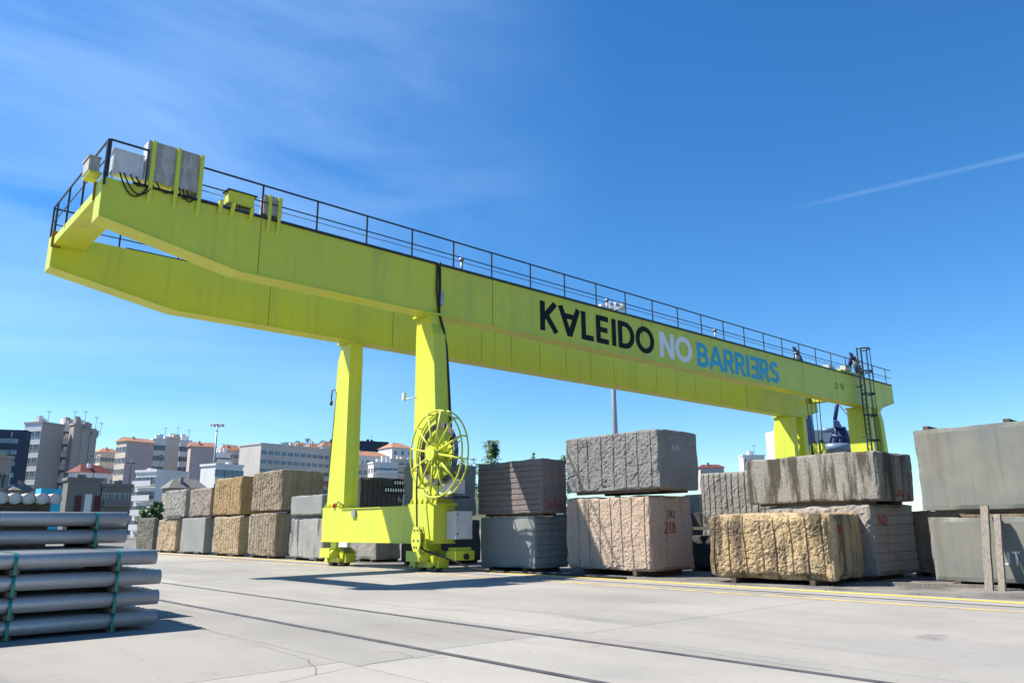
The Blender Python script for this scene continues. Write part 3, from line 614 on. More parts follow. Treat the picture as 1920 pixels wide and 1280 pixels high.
TAN2 = stone('stone_yellow', (0.552, 0.391, 0.196), (0.460, 0.322, 0.172), (.25, .18, .1), (.3, .2, .1), .4)
BRN = stone('stone_brown', (.37, .30, .22), (.44, .36, .27), (.16, .13, .1), (.17, .13, .1), .5)
GRY = stone('stone_grey', (0.345, 0.333, 0.299), (0.437, 0.420, 0.380), (.17, .165, .15), (.2, .18, .15), .4)
PNK = stone('stone_pinkgrey', (.40, .34, .29), (.34, .29, .25), (.22, .18, .16), None)
DRK = stone('stone_dark', (.17, .165, .14), (.23, .22, .19), (.1, .1, .09), (.1, .09, .08), .4)
PNK2 = stone('stone_pink', (.76, .58, .44), (.66, .53, .42), (.30, .2, .15), (.28, .2, .15), .35, 1.2)
SLT = stone('stone_slate', (.37, .365, .345), (.30, .295, .285), (.13, .135, .135), None, bs=30)
YLW = stone('stone_honey', (.84, .61, .33), (.70, .53, .32), (.28, .19, .1), (.13, .10, .075), .85, 1.3, sthr=(.47, .60))
WTH = stone('stone_weathered', (.40, .38, .33), (.46, .44, .38), (.17, .16, .14), (.085, .07, .05), .9, 1.4, sthr=(.46, .58))
PALE = stone('stone_pale', (.54, .49, .43), (.46, .42, .37), (.27, .24, .22), (.26, .22, .19), .4)
MAU = stone('stone_mauve', (0.363, 0.303, 0.286), (0.308, 0.259, 0.248), (.17, .14, .14), None)
SHDW = stone('stone_shaded', (0.084, 0.084, 0.084), (0.112, 0.112, 0.110), (.06, .06, .06), None)  # shade on the blocks in gaps and rear rows, put into the stone colour
STRK = stone('stone_streaked', (.36, .365, .345), (.31, .315, .30), (.22, .22, .21), (.05, .05, .045), .85, 1.2, .2, 30, sthr=(.52, .64))
XW = 16.3
RGH = ('rough', .08, 0)
nm = 'stone_block'
pxblock(nm, 'dark grey-brown rough block at the far end of the bottom row', DRK, XW, 256, 284, 296, 970, 1028.5, zb=.1, fx=RGH, step=.075)
pxblock(nm, 'small sandy rough block in the bottom row beside the smooth grey-green one', TAN, XW, 296, 327.5, 340, 973, 1031.7, zb=.1, fx=RGH, step=.075)
pxblock(nm, 'smooth grey-green sawn block in the bottom row between two sandy ones', GREEN('stone_green_far'), XW, 339, 380, 400, 969.6, 1036, zb=.1, fx=('smooth', .006, 0), step=.075)
pxblock(nm, 'sandy block with close vertical drill lines, bottom row under the yellow one', TAN, XW, 400, 445, 467, 967.5, 1038, zb=.1, fx=('vert', .06, .07), sx=.28, fy=('horz', .01, .015), sy=.22, step=.07)
pxblock(nm, 'brown block with vertical drill lines, bottom row under the red-marked block', BRN, XW, 467, 513, 544.6, 961, 1039, zb=.1, fx=('vert', .06, .08), sx=.3, fy=('vert', .012, .02), sy=.3, step=.065)
pxblock(nm, 'grey block with black run-off streaks, bottom row next to the crane bogie', STRK, XW, 544.6, 603.5, 630, 970, 1045, zb=.1, fx=('rough', .012, 0), step=.065)
pxblock(nm, 'grey rough block at the far end of the upper row', GRY, XW+.05, 308.75, 345, 356.7, 916, 968, fx=RGH, step=.075)
pxblock(nm, 'pinkish grey rough block in the upper row beside the yellow one', PNK, XW+.05, 355.6, 393, 402, 913, 966, fx=RGH, step=.075, d=1.6)
pxblock(nm, 'tall yellow-ochre block with fine vertical lines in the upper row', TAN2, XW+.02, 401.5, 449, 473, 892, 963, fx=('vert', .06, .07), sx=.24, fy=('vert', .008, .015), sy=.26, step=.065, d=2.0)
U4 = 'large grey-brown block with a red number on its shaded side, upper row'
pxblock(nm, U4, BRN, XW+.02, 473, 525.4, 607.7, 879.6, 955.6, fx=('vert', .08, .06), sx=.3, fy=('vert', .008, .018), sy=.33, step=.065)
pxblock(nm, 'low smooth grey-green block on top of the streaked grey block', GREEN('stone_green_low'), XW-.1, 545, 602.5, 632, 926, 964.6, fx=('smooth', .008, 0), step=.065)
mark(U4, '242', .42, 'y', 1.9, 1.0, REDP)
# behind the crane carriage
M1 = 'dark ridged block with white stencilled plates between the crane legs'
r_, z0_, zt_, pc_ = pxblock(nm, M1, SHDW, 17.3, 668, 674, 757, 893, 962, fx=RGH, fy=('vert', .012, .03), sy=.24, step=.09)
for (a, b, z) in ((1.62, 2.62, 1.18), (1.15, 2.5, .86)):
    b0 = MB().box(a, b, -.03, -.02, z, z+.26).obj('stencil_plate', INK, None, org=(0, 0, 0)); b0.parent = r_
    for q in range(int((b-a)/.13)):
        if random.random() < .85:
            c0 = MB().box(a+.05+q*.13, a+.11+q*.13, -.033, -.0305, z+.06, z+.2).obj('stencil_digit', INKW, None, org=(0, 0, 0)); c0.parent = b0; c0.location = (0, 0, 0)
mark(M1, 'N/A', .2, 'y', 1.9, .5, WHTP, .1)
pxblock(nm, 'dark block below the stencilled one, seen under the crane carriage', GRY, 17.3, 668, 704, 752, 972, 1048, zb=.1, fy=('vert', .01, .02), sy=.4, step=.12)
pxblock(nm, 'grey rough block behind the cable reel, upper level', SLT, 17.0, 756, 800, 893, 868, 966, fx=RGH, fy=('smooth', .006, 0), step=.1)
pxblock(nm, 'very dark block behind the white carriage cabinet, lower level', SHDW, 17.0, 752, 800, 902, 974, 1056, zb=.1, step=.1)
Pn = 'mauve-brown ridged block marked 3656 in red'
pxblock(nm, Pn, MAU, 16.6, 895, 1017, 1062, 858.6, 961, fx=('horz', .025, .025), sx=.17, fy=('vert', .006, .02), sy=.33, step=.05, rnd=.025)
mark(Pn, '3656', .27, 'y', .16, .12, REDP, .13, .1)
pxblock(nm, 'smooth grey-green block catching the shadow of the cable reel', GREEN('stone_green_reel'), 16.6, 901, 1003, 1064.6, 968, 1066, zb=.11, fx=('smooth', .004, 0), fy=('horz', .012, .02), sy=.2, step=.1, rnd=.03)
An = 'pink granite block marked 218 in red'
pxblock(nm, An, PNK2, 17.1, 1061, 1222, 1302, 927.5, 1072, zb=.137, fx=('vert', .045, .03), sx=.40, fy=('smooth', .03, 0), step=.036, rnd=.05, chip=.035)
mark(An, '218', .30, 'y', .62, 1.0, REDP, .15, .12); mark(An, '242', .2, 'y', .75, 1.42, BLKP, .14, .12)
Nn = 'slate grey drilled block with a small chalk mark, on the pink block'
pxblock(nm, Nn, SLT, 17.0, 1060, 1238, 1309, 802.5, 915, fx=('vert', .055, .025), sx=.46, fy=('smooth', .006, 0), step=.036, rnd=.032, chip=.025)
mark(Nn, 'N/A', .15, 'y', .6, 1.05, WHTP, .09, .1)
Tn = 'honey yellow rough block with deep drill lines by the yellow line'
pxblock(nm, Tn, YLW, 17.25, 1328, 1570, 1637, 960, 1090, yaw=10, zb=.1, fx=('vert', .06, .035), sx=.37, fy=('vert', .012, .012), sy=.5, step=.034, rnd=.085, chip=.05)
mark(Tn, '1091', .2, 'y', .35, 1.05, REDP, .13, .1)
Dn = 'pale grey layered block under the long weathered one'
pxblock(nm, Dn, PALE, 19.5, 1440, 1646, 1720, 943, 1078, yaw=-3, zb=.1, fx=RGH, fy=('horz', .02, .02), sy=.22, step=.08, rnd=.06)
mark(Dn, '942', .24, 'y', .3, 1.2, REDP, .13, .1)
Fn = 'long weathered grey slab-like block with brown run-off streaks'
pxblock(nm, Fn, WTH, 19.45, 1398, 1650, 1711, 843, 937, yaw=-2, fx=('smooth', .012, 0), fy=('rough', .03, 0), step=.05, rnd=.03, chip=.03)
mark(Fn, '4016', .18, 'y', .9, .1, REDP, .13, .08)
pxblock(nm, 'grey block with many vertical drill grooves behind the honey yellow one', GRY, 22.4, 1313, 1560, 1620, 872, 1010, zb=.1, fx=('vert', .05, .05), sx=.22, step=.08, d=2.4, rnd=.05)
pxblock(nm, 'brown block in deep shade beside the big smooth slab', BRN, 22.0, 1706, 1758, 1800, 957, 1066, zb=.1, fx=RGH, d=2.2, step=.1)
G1 = 'huge smooth grey-green block on top, with two wood offcuts on it'
GRN = stone('stone_green_big', (.205, .22, .205), (.265, .255, .21), (.22, .235, .23), (.16, .14, .10), .5, .7, .08, 60, fine=(.12, .11, .09))
rG, zG0, zGt, pG = pxblock(nm, G1, GRN, 19.2, 1718, 1990, 2080, 782, 952, fx=('smooth', .01, 0), step=.1, rnd=.03, d=2.4)
G2 = 'smooth grey-green block with white painted letters behind the leaning posts'
rG2, zg0, zgt, pG2 = pxblock(nm, G2, GRN, 19.16, 1746, 1990, 2080, 967, 1098, zb=.1, fx=('smooth', .008, 0), step=.1, rnd=.05, d=2.4)
mark(G2, 'JT', .27, 'x', hit(1884, 1060, pG2, Vector((0, 1, 0))), .38, WHTP, .16, .1)
for (px, L_) in ((1735, .8), (1888, .9)):
    P = at(px, 800, 'X', 19.35); timber('short wood offcut lying on the huge smooth block', Vector((19.35, P.y, zGt+.0)), L_, .05, .09)
for k, (X, Yc, w_, d_, h_, m_, lb) in enumerate(((22.6, 13.2, 3.0, 2.0, 1.75, SHDW, 'dark block in the second row, behind the pink granite block'), (22.4, 17.0, 3.1, 2.0, 1.75, SHDW, 'dark block in the second row, behind the smooth reel-shadow block'), (22.5, 13.4, 3.0, 1.8, 2.6, MAU, ''), (24.0, 2.6, 3.0, 2.0, 2.6, SHDW, 'dark tall block behind the smooth slabs by the leaning posts'), (24.0, 5.8, 2.6, 2.0, 2.4, BRN, 'brown tall block behind the gap beside the huge smooth block'), (22.8, 21.0, 3.0, 2.0, 1.8, SHDW, 'dark block in the second row behind the white carriage cabinet'))):
    if lb: block(nm, lb, m_, Vector((X, Yc, 0)), w_, d_, h_, 0, step=.2)
# leaning posts
def lean(px, pyt, pyb, wd, lab):
    top = at(px, pyt, 'X', 19.0); bot = at(px+9, pyb, 'X', 18.45); bot.z = 0.0
    mb = MB(); n = 8; vs = []
    for i in range(n+1):
        c = bot+(top-bot)*i/n; a = wd*(1+.12*noise.noise(c*3)); e = Vector((.05, 0, 0))
        off = Vector((0, .012*noise.noise(c*2.3), 0))
        vs += [c-e+Vector((0, -a, 0))+off, c+e+Vector((0, -a, 0))+off, c+e+Vector((0, a, 0))+off, c-e+Vector((0, a, 0))+off]
    fs = [(0, 3, 2, 1), (4*n, 4*n+1, 4*n+2, 4*n+3)]
    for i in range(n):
        for j in range(4): fs.append((4*i+j, 4*i+(j+1) % 4, 4*i+4+(j+1) % 4, 4*i+4+j))
    o = mb.add(vs, fs).obj('wooden_post', WOODG); tag(o, lab, 'post', 'posts leaning on the blocks')
lean(1846, 947, 1103, .075, 'taller weathered wooden post leaning against the smooth block')
lean(1870, 963, 1103, .06, 'shorter weathered wooden post leaning against the smooth block')
# odd pieces between the blocks
pxblock(nm, 'pale block glimpsed between the slate block and the grooved grey block', PALE, 23.5, 1285, 1314, 1330, 925, 990, zb=.1, fx=('smooth', .01, 0), step=.2, d=1.5)
pxblock(nm, 'black shaded block in the gap beside the pink granite block', SHDW, 20.5, 1290, 1345, 1380, 1003, 1072, zb=.1, step=.15, d=1.6)
timber('long grey plank bridging the gap beside the pink granite block', Vector((20.3, at(1298, 1004, 'X', 20.3).y, 1.21)), 2.4, -1.1, .09, WOODG)
timber('flat weathered plank on the ground beside the honey yellow block', Vector((18.5, 7.9, 0.0)), 2.2, -1.35, .07, WOODG)
# loose grit by the blocks
gr = MB()
for i in range(1500):
    x = random.uniform(16.0, 19.5); y = random.uniform(2, 17); s_ = random.uniform(.006, .022)
    gr.add([(x-s_, y-s_*.7, 0), (x+s_, y-s_*.5, 0), (x+s_*.2, y+s_, 0), (x, y, s_*.9)], [(0, 1, 3), (1, 2, 3), (2, 0, 3)])
gr = gr.obj('gravel', DIRT); tag(gr, 'loose stone chips scattered at the foot of the blocks', 'gravel'); gr['kind'] = 'stuff'
# ------------------------------------------------------------------ pipes
def pipe_mesh(L_, r, n=20, wall=.012):
    mb = MB(); vs = []; fs = []
    rings = [(0, r-wall), (0, r), (L_, r), (L_, r-wall), (L_-.012, r-wall), (.012, r-wall)]
    for (x, rr) in rings:
        for j in range(n): vs.append((x, rr*math.cos(2*math.pi*j/n), rr*math.sin(2*math.pi*j/n)))
    for a in range(5):
        for j in range(n): fs.append((a*n+j, a*n+(j+1) % n, (a+1)*n+(j+1) % n, (a+1)*n+j)[::-1])
    mb.add(vs, fs, 0, True); mb.f.append(list(range(5*n, 6*n))); mb.m.append(0); mb.sm.append(False); mb.f.append(list(range(4*n, 5*n))[::-1]); mb.m.append(0); mb.sm.append(False)
    me = mb.mesh('pipe', PIPE); return me
PM = {}
def pipe(P, L_, r, yaw, label, grp):
    key = (L_, r)
    if key not in PM: PM[key] = pipe_mesh(L_, r)
    o = bpy.data.objects.new('steel_pipe', PM[key]); COL.objects.link(o); o.location = P; o.rotation_euler.z = yaw
    return tag(o, label, 'pipe', grp)
def stack(x1, y0, z0, L_, r, rows, layers, pitch, straps, lab, grp, bear='x', jit=.03):
    for l_ in range(layers):
        zc = z0+r+l_*pitch
        for k in range(rows): pipe(Vector((x1-L_+random.uniform(-jit, jit)-(.03 if l_ == layers-1 else 0), y0+k*(2*r+.006), zc)), L_, r, 0, '%s, %s' % (lab, ('bottom layer', 'second layer', 'third layer', 'fourth layer', 'fifth layer', 'top layer')[l_ if l_ < layers-1 or layers < 5 else 5]), grp)
        for sx_ in straps:
            zb = zc-r-(pitch-2*r) if l_ else 0.0
            t = MB().box(sx_-.05, sx_+.05, y0-r-.01, y0+(rows-.5)*(2*r+.006), zb+.0005, zc-r-.0005).obj('timber_spacer', WOOD)
            tag(t, 'wooden spacer strip between layers of the '+grp, 'timber', 'spacers in the '+grp)
            e = .004; y_a, y_b = y0-r-e, y0+(rows-1)*(2*r+.006)+r+e
            mb = MB(); pts = [(y0-(r+e)*math.sin(R(a)), zc+(r+e)*math.cos(R(a))) for a in range(0, 181, 15)]
            pts = pts+[(y0, zb-.0)] if False else pts
            back = [(y0+(rows-1)*(2*r+.006), zc+r+e)]
            loop = back+pts
            for (ya, za), (yb, zb2) in zip(loop, loop[1:]): mb.add([(sx_-.02, ya, za), (sx_+.02, ya, za), (sx_+.02, yb, zb2), (sx_-.02, yb, zb2), (sx_-.02, ya, za-.002), (sx_+.02, ya, za-.002), (sx_+.02, yb, zb2-.002), (sx_-.02, yb, zb2-.002)], [(0, 1, 2, 3), (7, 6, 5, 4)])
            mb.box(sx_-.02, sx_+.02, y0-r-e-.012, y0-r-e-.009, zb-.0+.004, zc)
            s_ = mb.obj('strap', STRAP); tag(s_, 'green plastic strap around one pipe layer of the '+grp, 'strap', 'straps on the '+grp)
stack(3.92, 11.92, .05, 6.2, .1, 8, 4, .272, (3.36, 2.14), 'grey steel pipe in the front low stack', 'front pipe stack')
stack(4.02, 13.95, .05, 6.2, .108, 8, 6, .272, (3.55, 2.2), 'grey steel pipe in the tall stack behind the front one', 'tall pipe stack')
for l_ in range(6):
    for k in range(9 if l_ < 5 else 6):
        P = Vector((3.42-.205*k, 16.2+random.uniform(-.04, .04), .1+.1+l_*.34)); o = pipe(P, 6.0, .1, R(90), 'pipe seen end-on in the rearmost stack, %s' % ('top layer' if l_ == 5 else 'lower layers'), 'rear pipe stack')
    for yy in (16.5, 19.0, 21.8):
        t = MB().box(1.6, 3.4, yy-.06, yy+.06, .005+l_*.34 if l_ else 0.0, .0995+l_*.34).box(1.6, 3.4, yy-.06, yy+.06, -.1+.34*l_, -.0+.34*l_) if False else MB().box(1.6, 3.4, yy-.06, yy+.06, (l_*.34-.039) if l_ else 0.0, .0995+l_*.34).obj('timber_spacer', WOOD)
        tag(t, 'wooden spacer beam between layers of the rear pipe stack', 'timber', 'spacers in the rear pipe stack')
# ------------------------------------------------------------------ light masts
def mast(px, ytop, D, H, lab):
    d = ray(px, 900); d.z = 0; d.normalize(); P = CP+d*D; P.z = 0
    t = thing('light_mast', lab, 'light mast', P, 'floodlight masts')
    MB().tube([P, P+Vector((0, 0, H*.5)), P+Vector((0, 0, H))], [.42, .32, .2], 14).obj('pole', GAL, t)
    c = P+Vector((0, 0, H-.6)); MB().tube([c+Vector((1.35*math.cos(2*math.pi*i/20), 1.35*math.sin(2*math.pi*i/20), 0)) for i in range(20)], .06, 6, closed=True).tube([c+Vector((-1.4, 0, 0)), c+Vector((1.4, 0, 0))], .06, 6).tube([c+Vector((0, -1.4, 0)), c+Vector((0, 1.4, 0))], .06, 6).obj('lamp_ring', GAL, t)
    for k in range(9):
        a = 2*math.pi*k/9+.2; q = c+Vector((1.5*math.cos(a), 1.5*math.sin(a), .12)); e = Vector((math.cos(a), math.sin(a), 0)); s_ = Vector((-math.sin(a), math.cos(a), 0)); z = Vector((0, 0, 1))
        lo = [q-s_*.3-e*.1-z*.2, q-s_*.3+e*.35-z*.42, q+s_*.3+e*.35-z*.42, q+s_*.3-e*.1-z*.2]; hi = [q-s_*.3-e*.15+z*.3, q-s_*.3+e*.3+z*.1, q+s_*.3+e*.3+z*.1, q+s_*.3-e*.15+z*.3]
        MB().hexa(lo, hi).obj('floodlight', WHT, t)
mast(1157, 548, 98, 29.6, 'tall floodlight mast rising behind the lettered girder')
mast(399, 808, 226, 29.5, 'distant floodlight mast in front of the apartment blocks')
# ------------------------------------------------------------------ city
WIN = {}
def win_mesh(w, h, gm):
    key = (round(w, 2), round(h, 2), gm.name)
    if key in WIN: return WIN[key]
    f = .07; mb = MB(); w2, h2 = w/2, h/2
    for (a, b, c, e) in ((-w2, w2, -h2, -h2+f), (-w2, w2, h2-f, h2), (-w2, -w2+f, -h2+f, h2-f), (w2-f, w2, -h2+f, h2-f), (-.03, .03, -h2+f, h2-f)): mb.box(a, b, -.09, 0, c, e, 0)
    mb.box(-w2+f, w2-f, -.04, 0, -h2+f, h2-f, 1)
    me = mb.mesh('window', [FRAME, gm]); WIN[key] = me; return me
def bmat(n, c, c2=None):
    c = tuple(min(.85, x*1.75) for x in c)  # walls paled in their colour to stand in for distance haze
    return mat('wall_'+n, c, .9, c2 or tuple(x*.86 for x in c), .12, (1, 1, .5), 0.05, 4, streak=tuple(x*.6 for x in c), streak_amt=.3, streak_scale=.25, sthr=(.52, .75))
def building(name, label, x0, xc, x1, yt, D, mt, phi=30, left=None, right=None, roof=None, rh=2.5, parapet=True, lmt=None, gm=None, z0=0., roofmt=None, cat='building'):
    """left wall runs from the corner to pixel x0, right wall from the corner to pixel x1; left/right = (columns, rows, width, height, top offset, row pitch)"""
    d = ray(xc, yt+12); d.z = 0; d.normalize(); Pc = CP+d*D; Pc.z = z0
    if x1-xc > xc-x0 and phi < 45: phi = 90-phi
    t = Vector((d.y, -d.x, 0)); c, s_ = math.cos(R(phi)), math.sin(R(phi))
    ul = -t*c+d*s_; ur = t*s_+d*c
    def ln(px, dirn, fallback): 
        q = hit(px, yt+12, Pc, dirn); return q if 0 < q < 120 else fallback
    wl = ln(x0, ul, 10.) if x0 < xc-1 else 12.; wr = ln(x1, ur, 10.) if x1 > xc+1 else 12.
    dr = ray(xc, yt); H = CAMZ+dr.z*D/dr.to_2d().length-z0
    root = thing(name, label, cat, Pc); root.rotation_euler.z = math.atan2(ur.y, ur.x)
    # local frame: x along ur, y along ul (ul is +90 degrees from ur)
    sg = 1 if (ur.x*ul.y-ur.y*ul.x) > 0 else -1
    ya, yb = (0, wl*sg) if sg > 0 else (wl*sg, 0)
    w = MB().box(0, wr, ya, yb, 0, H).obj('wall', [mt], None, org=(0, 0, 0)); w.parent = root
    if lmt:
        q = MB().box(-.06, -.001, ya, yb, .0, H-.01).obj('side_wall', lmt, None, org=(0, 0, 0)); q.parent = root
    if roof == 'hip' or roof == 'gable':
        o = .4; zz = H
        ym = (ya+yb)/2; i_ = min(wr, yb-ya)*.3 if roof == 'hip' else 0
        v = [(-o, ya-o, zz), (wr+o, ya-o, zz), (wr+o, yb+o, zz), (-o, yb+o, zz)]
        v += [(i_, ym, zz+rh), (wr-i_, ym, zz+rh)] if wr >= 0 else []
        r_ = MB().add(v, [(0, 1, 5, 4), (2, 3, 4, 5), (1, 2, 5), (3, 0, 4), (3, 2, 1, 0)]).obj('roof', roofmt or ROOF, None, org=(0, 0, 0)); r_.parent = root
        ch = MB().box(wr*.3, wr*.3+.6, ym-1.0, ym-.5, zz+.2, zz+rh*.8+.5).obj('chimney', mt, None, org=(0, 0, 0)); ch.parent = r_
    elif parapet:
        mb = MB().box(-.2, wr+.2, ya-.2, yb+.2, H+.002, H+.45); r_ = mb.obj('roof', mt, None, org=(0, 0, 0)); r_.parent = root
        for k in range(3 if D > 180 else 1):
            ax, ay = wr*random.uniform(.15, .8), ya+(yb-ya)*random.uniform(.15, .8); q = MB().box(ax, ax+1.1, ay, ay+1.0, H+.452, H+(random.uniform(1.2, 2.4) if D > 180 else .9)).obj('chimney', lmt or mt, None, org=(0, 0, 0)); q.parent = r_
            if k == 0: q = MB().tube([(ax+2, ay, H+.452), (ax+2, ay, H+4)], .05, 5).box(ax+1.4, ax+2.6, ay-.03, ay+.03, H+3.5, H+3.6).obj('antenna', DKM, None, org=(0, 0, 0)); q.parent = r_
    for side, spec in (('l', left), ('r', right)):
        if not spec: continue
        nc, nr, ww, hh, top, pit = spec[:6]; g_ = gm or GLASS; Ls = wl if side == 'l' else wr; balc = len(spec) > 6 and spec[6]
        me = win_mesh(ww, hh, g_)
        for r__ in range(nr):
            z = H-top-pit*r__
            if z < hh: break
            for c_ in range(nc):
                a = Ls*(c_+.5)/nc
                o = bpy.data.objects.new('window', me); COL.objects.link(o); o.parent = root
                if side == 'r': o.location = (a, (ya if sg > 0 else yb)-.002*sg, z); o.rotation_euler.z = 0 if sg > 0 else math.pi
                else: o.location = (-.062 if lmt else -.002, a*sg, z); o.rotation_euler.z = -math.pi/2
            if balc:
                if side == 'r': q = MB().box(Ls*.05, Ls*.95, -1.0, -.1, z-hh/2-.25, z-hh/2-.1).box(Ls*.05, Ls*.95, -1.0, -.95, z-hh/2-.1, z-hh/2+.75)
                else: q = MB().box(-1.0, -.1, Ls*.05*sg, Ls*.95*sg, z-hh/2-.25, z-hh/2-.1).box(-1.0, -.95, Ls*.05*sg, Ls*.95*sg, z-hh/2-.1, z-hh/2+.75)
                q = q.obj('balcony', mt, None, org=(0, 0, 0)); q.parent = root
    return root, wl, wr, H
BNAVY = bmat('navy', (.022, .035, .06)); BCONC = bmat('concrete', (.25, .225, .205)); BWHT = bmat('white', (.58, .57, .55)); BBEI = bmat('beige', (.42, .38, .32)); BPNK = bmat('pinkish', (.36, .29, .28))
BSTN = bmat('old_stone', (.21, .19, .16)); BDST = bmat('dark_stone', (.125, .12, .11)); BTEAL = bmat('turquoise', (.03, .33, .45)); BGRY = bmat('grey', (.30, .29, .28)); BHOT = bmat('hotel', (.36, .345, .32)); BPALE = bmat('palegrey', (.48, .48, .47)); BMOD = bmat('modern_grey', (.36, .36, .37))
BAND = mat('glass_band', (.22, .33, .38), .2, (.12, .22, .28), .2)
# dark blue office with glass bands
r_, wl, wr, H = building('office_building', 'dark navy office block with pale glass bands', -60, 50, 58, 806, 205, BNAVY, 12, parapet=False)
for k in range(6):
    q = MB().box(-.12, -.003, 1.5, wl-1, H-3.0-2.5*k, H-2.0-2.5*k).obj('glass_band', BAND, None, org=(0, 0, 0)); q.parent = r_
building('apartment_tower', 'tall white apartment tower with blank brown party walls', 46, 78, 120, 793, 212, BCONC, 48, left=(3, 9, 1.5, 1.5, 2.5, 3.1), lmt=BWHT)
building('apartment_tower', 'white tower strip with small balconies between brown walls', 108, 119, 138, 795, 218, BWHT, 20, right=(2, 9, 1.5, 1.5, 2.4, 3.1, True), lmt=BCONC)
building('apartment_tower', 'stepped brown concrete tower, its tallest step', 130, 138, 154, 796, 214, BCONC, 20)
building('apartment_tower', 'stepped brown concrete tower, its middle step', 150, 153, 168, 807, 214.5, BCONC, 20)
building('apartment_tower', 'stepped brown concrete tower, its lowest step', 165, 167.5, 180, 819, 215, BCONC, 20)
building('penthouse_block', 'white rooftop block peeping over the tall tower', 112, 118, 158, 784, 240, BWHT, 20, parapet=False, right=(4, 1, 1.6, 1.4, 2, 3))
building('stone_house', 'old ochre stone house in front of the navy office block', -30, 18, 22, 860, 128, BSTN, 15, left=(6, 3, 1.1, 2.0, 3.0, 4.0))
building('stone_house', 'low dark stone house with slate roof beside the ochre one', 10, 22, 58, 918, 126, BDST, 20, right=(3, 1, 1.0, 1.5, 2.2, 3), roof='hip', rh=1.0, roofmt=BDST)
building('scaffolded_house', 'house wrapped in turquoise sheeting', 66, 76, 119, 915, 150, BTEAL, 15, parapet=False)
building('stone_mansion', 'dark stone mansion with wine red shutters and white centre bay', 118, 127, 190, 900, 125, BDST, 12)
SHUT = mat('wine_shutter', (.11, .02, .03), .7)
d0 = [o for o in bpy.data.objects if o.name.startswith('stone_mansion')][0]
for (fx_, fz, ww, hh, mm) in ((.27, 4.9, .8, 2.2, SHUT), (.72, 4.9, .8, 2.2, SHUT), (.27, 1.8, .8, 2.2, SHUT), (.72, 1.8, .8, 2.2, SHUT), (.5, 4.6, .9, 3.2, BWHT), (.5, 1.4, .9, 2.4, BWHT)):
    q = MB().box(5.5*fx_-ww/2, 5.5*fx_+ww/2, -.1, -.003, fz-hh/2, fz+hh/2).obj('shutter' if mm is SHUT else 'bay_panel', mm, None, org=(0, 0, 0)); q.parent = d0
building('stone_house', 'dark stone house with two rows of white balcony windows', 186, 191, 247, 912, 126, BDST, 10, right=(5, 2, .75, 1.7, 1.7, 2.9, True), parapet=True)
building('white_house', 'white house with a wine red hipped roof', 128, 150, 206, 884, 172, BWHT, 35, left=(3, 2, 1, 1.4, 1.6, 3), right=(3, 2, 1, 1.4, 1.6, 3), roof='hip', rh=1.6, roofmt=ROOFR)
building('apartment_block', 'beige apartment block with glazed galleries and orange roof', 176, 188, 223, 846, 250, BBEI, 25, left=(2, 6, 1.6, 1.5, 2.2, 3), right=(5, 6, 1.2, 1.3, 2.2, 3), roof='hip', rh=1.2)
building('apartment_block', 'beige block with a big blank pinkish end wall', 218, 237, 288, 826, 236, BPNK, 30, left=(3, 8, 1.3, 1.4, 2.2, 3), lmt=BBEI, roof='gable', rh=1.3)
building('apartment_block', 'white block with dark windows in front of the blank walls', 283, 287, 310, 824, 244, BWHT, 15, right=(3, 8, 1.2, 1.5, 2.2, 3))
building('apartment_block', 'plain beige party wall block with no windows', 305, 310, 337, 821, 246, BBEI, 15)
building('apartment_block', 'white block with dark bay windows beside the gabled brown wall', 333, 337, 358, 827, 250, BWHT, 15, right=(3, 8, 1.3, 1.5, 2.2, 3))
building('gabled_block', 'brown gabled end wall with orange roof edge', 352, 357, 404, 836, 238, BPNK, 12, roof='gable', rh=1.4)
building('low_apartments', 'low apartment house with orange-brown columns and a blank white side', 255, 293, 352, 884, 158, BWHT, 42, left=(5, 5, 1.1, 1.5, 1.6, 2.6, True))
building('market_hall', 'low hall with a dark rounded roof behind the far blocks', 304, 318, 384, 914, 140, BSTN, 20, roof='hip', rh=1.6, roofmt=BDST)
building('white_villa', 'white modern house with wide dark window bands', 376, 404, 455, 872, 175, BWHT, 35, right=(3, 3, 2.6, 1.6, 1.6, 3.0), gm=GLASSB)
building('apartment_block', 'pinkish apartment block with orange tiled roof behind the hotel wall', 408, 414, 452, 843, 300, BPNK, 15, right=(5, 6, 1.2, 1.4, 2.2, 3), roof='hip', rh=2.2)
building('hotel', 'long grey hotel block with rows of blue-green windows', 449, 489, 640, 832, 262, BHOT, 55, right=(13, 6, 2.0, 1.35, 2.6, 2.9), gm=GLASSB)
building('apartment_block', 'pale apartment block with orange roof beside the leg of the unlettered girder', 640, 660, 730, 853, 270, BPALE, 25, right=(6, 6, 1.3, 1.4, 2.2, 2.9), gm=GLASSB, roof='hip', rh=2.0)
building('modern_hall', 'dark flat-roofed modern hall on the hill', 640, 655, 728, 827, 360, BNAVY, 15)
building('white_house', 'white hillside house with an orange hipped roof', 709, 735, 774, 838, 300, BWHT, 30, right=(3, 2, 1.1, 1.4, 2, 3), roof='hip', rh=2.4)
building('terrace_block', 'beige terraced block with stacked balconies', 722, 732, 786, 862, 262, BBEI, 15, right=(4, 5, 1.6, 1.4, 1.6, 2.8, True))
building('warehouse', 'grey modern building with tall blue windows behind the blue cranes', 1436, 1462, 1640, 805, 150, BMOD, 62, right=(14, 3, .95, 1.7, 3.0, 2.7), gm=GLASSB, lmt=BPALE, parapet=False)
building('white_house', 'small distant white house with rooftop clutter', 1386, 1394, 1434, 855, 260, BWHT, 20, right=(4, 1, 1, 1.2, 1.6, 3))
building('red_roofed_shed', 'distant shed with a red roof line over the grooved block', 1308, 1314, 1358, 876, 190, BGRY, 15, roof='hip', rh=.8, roofmt=ROOFR)
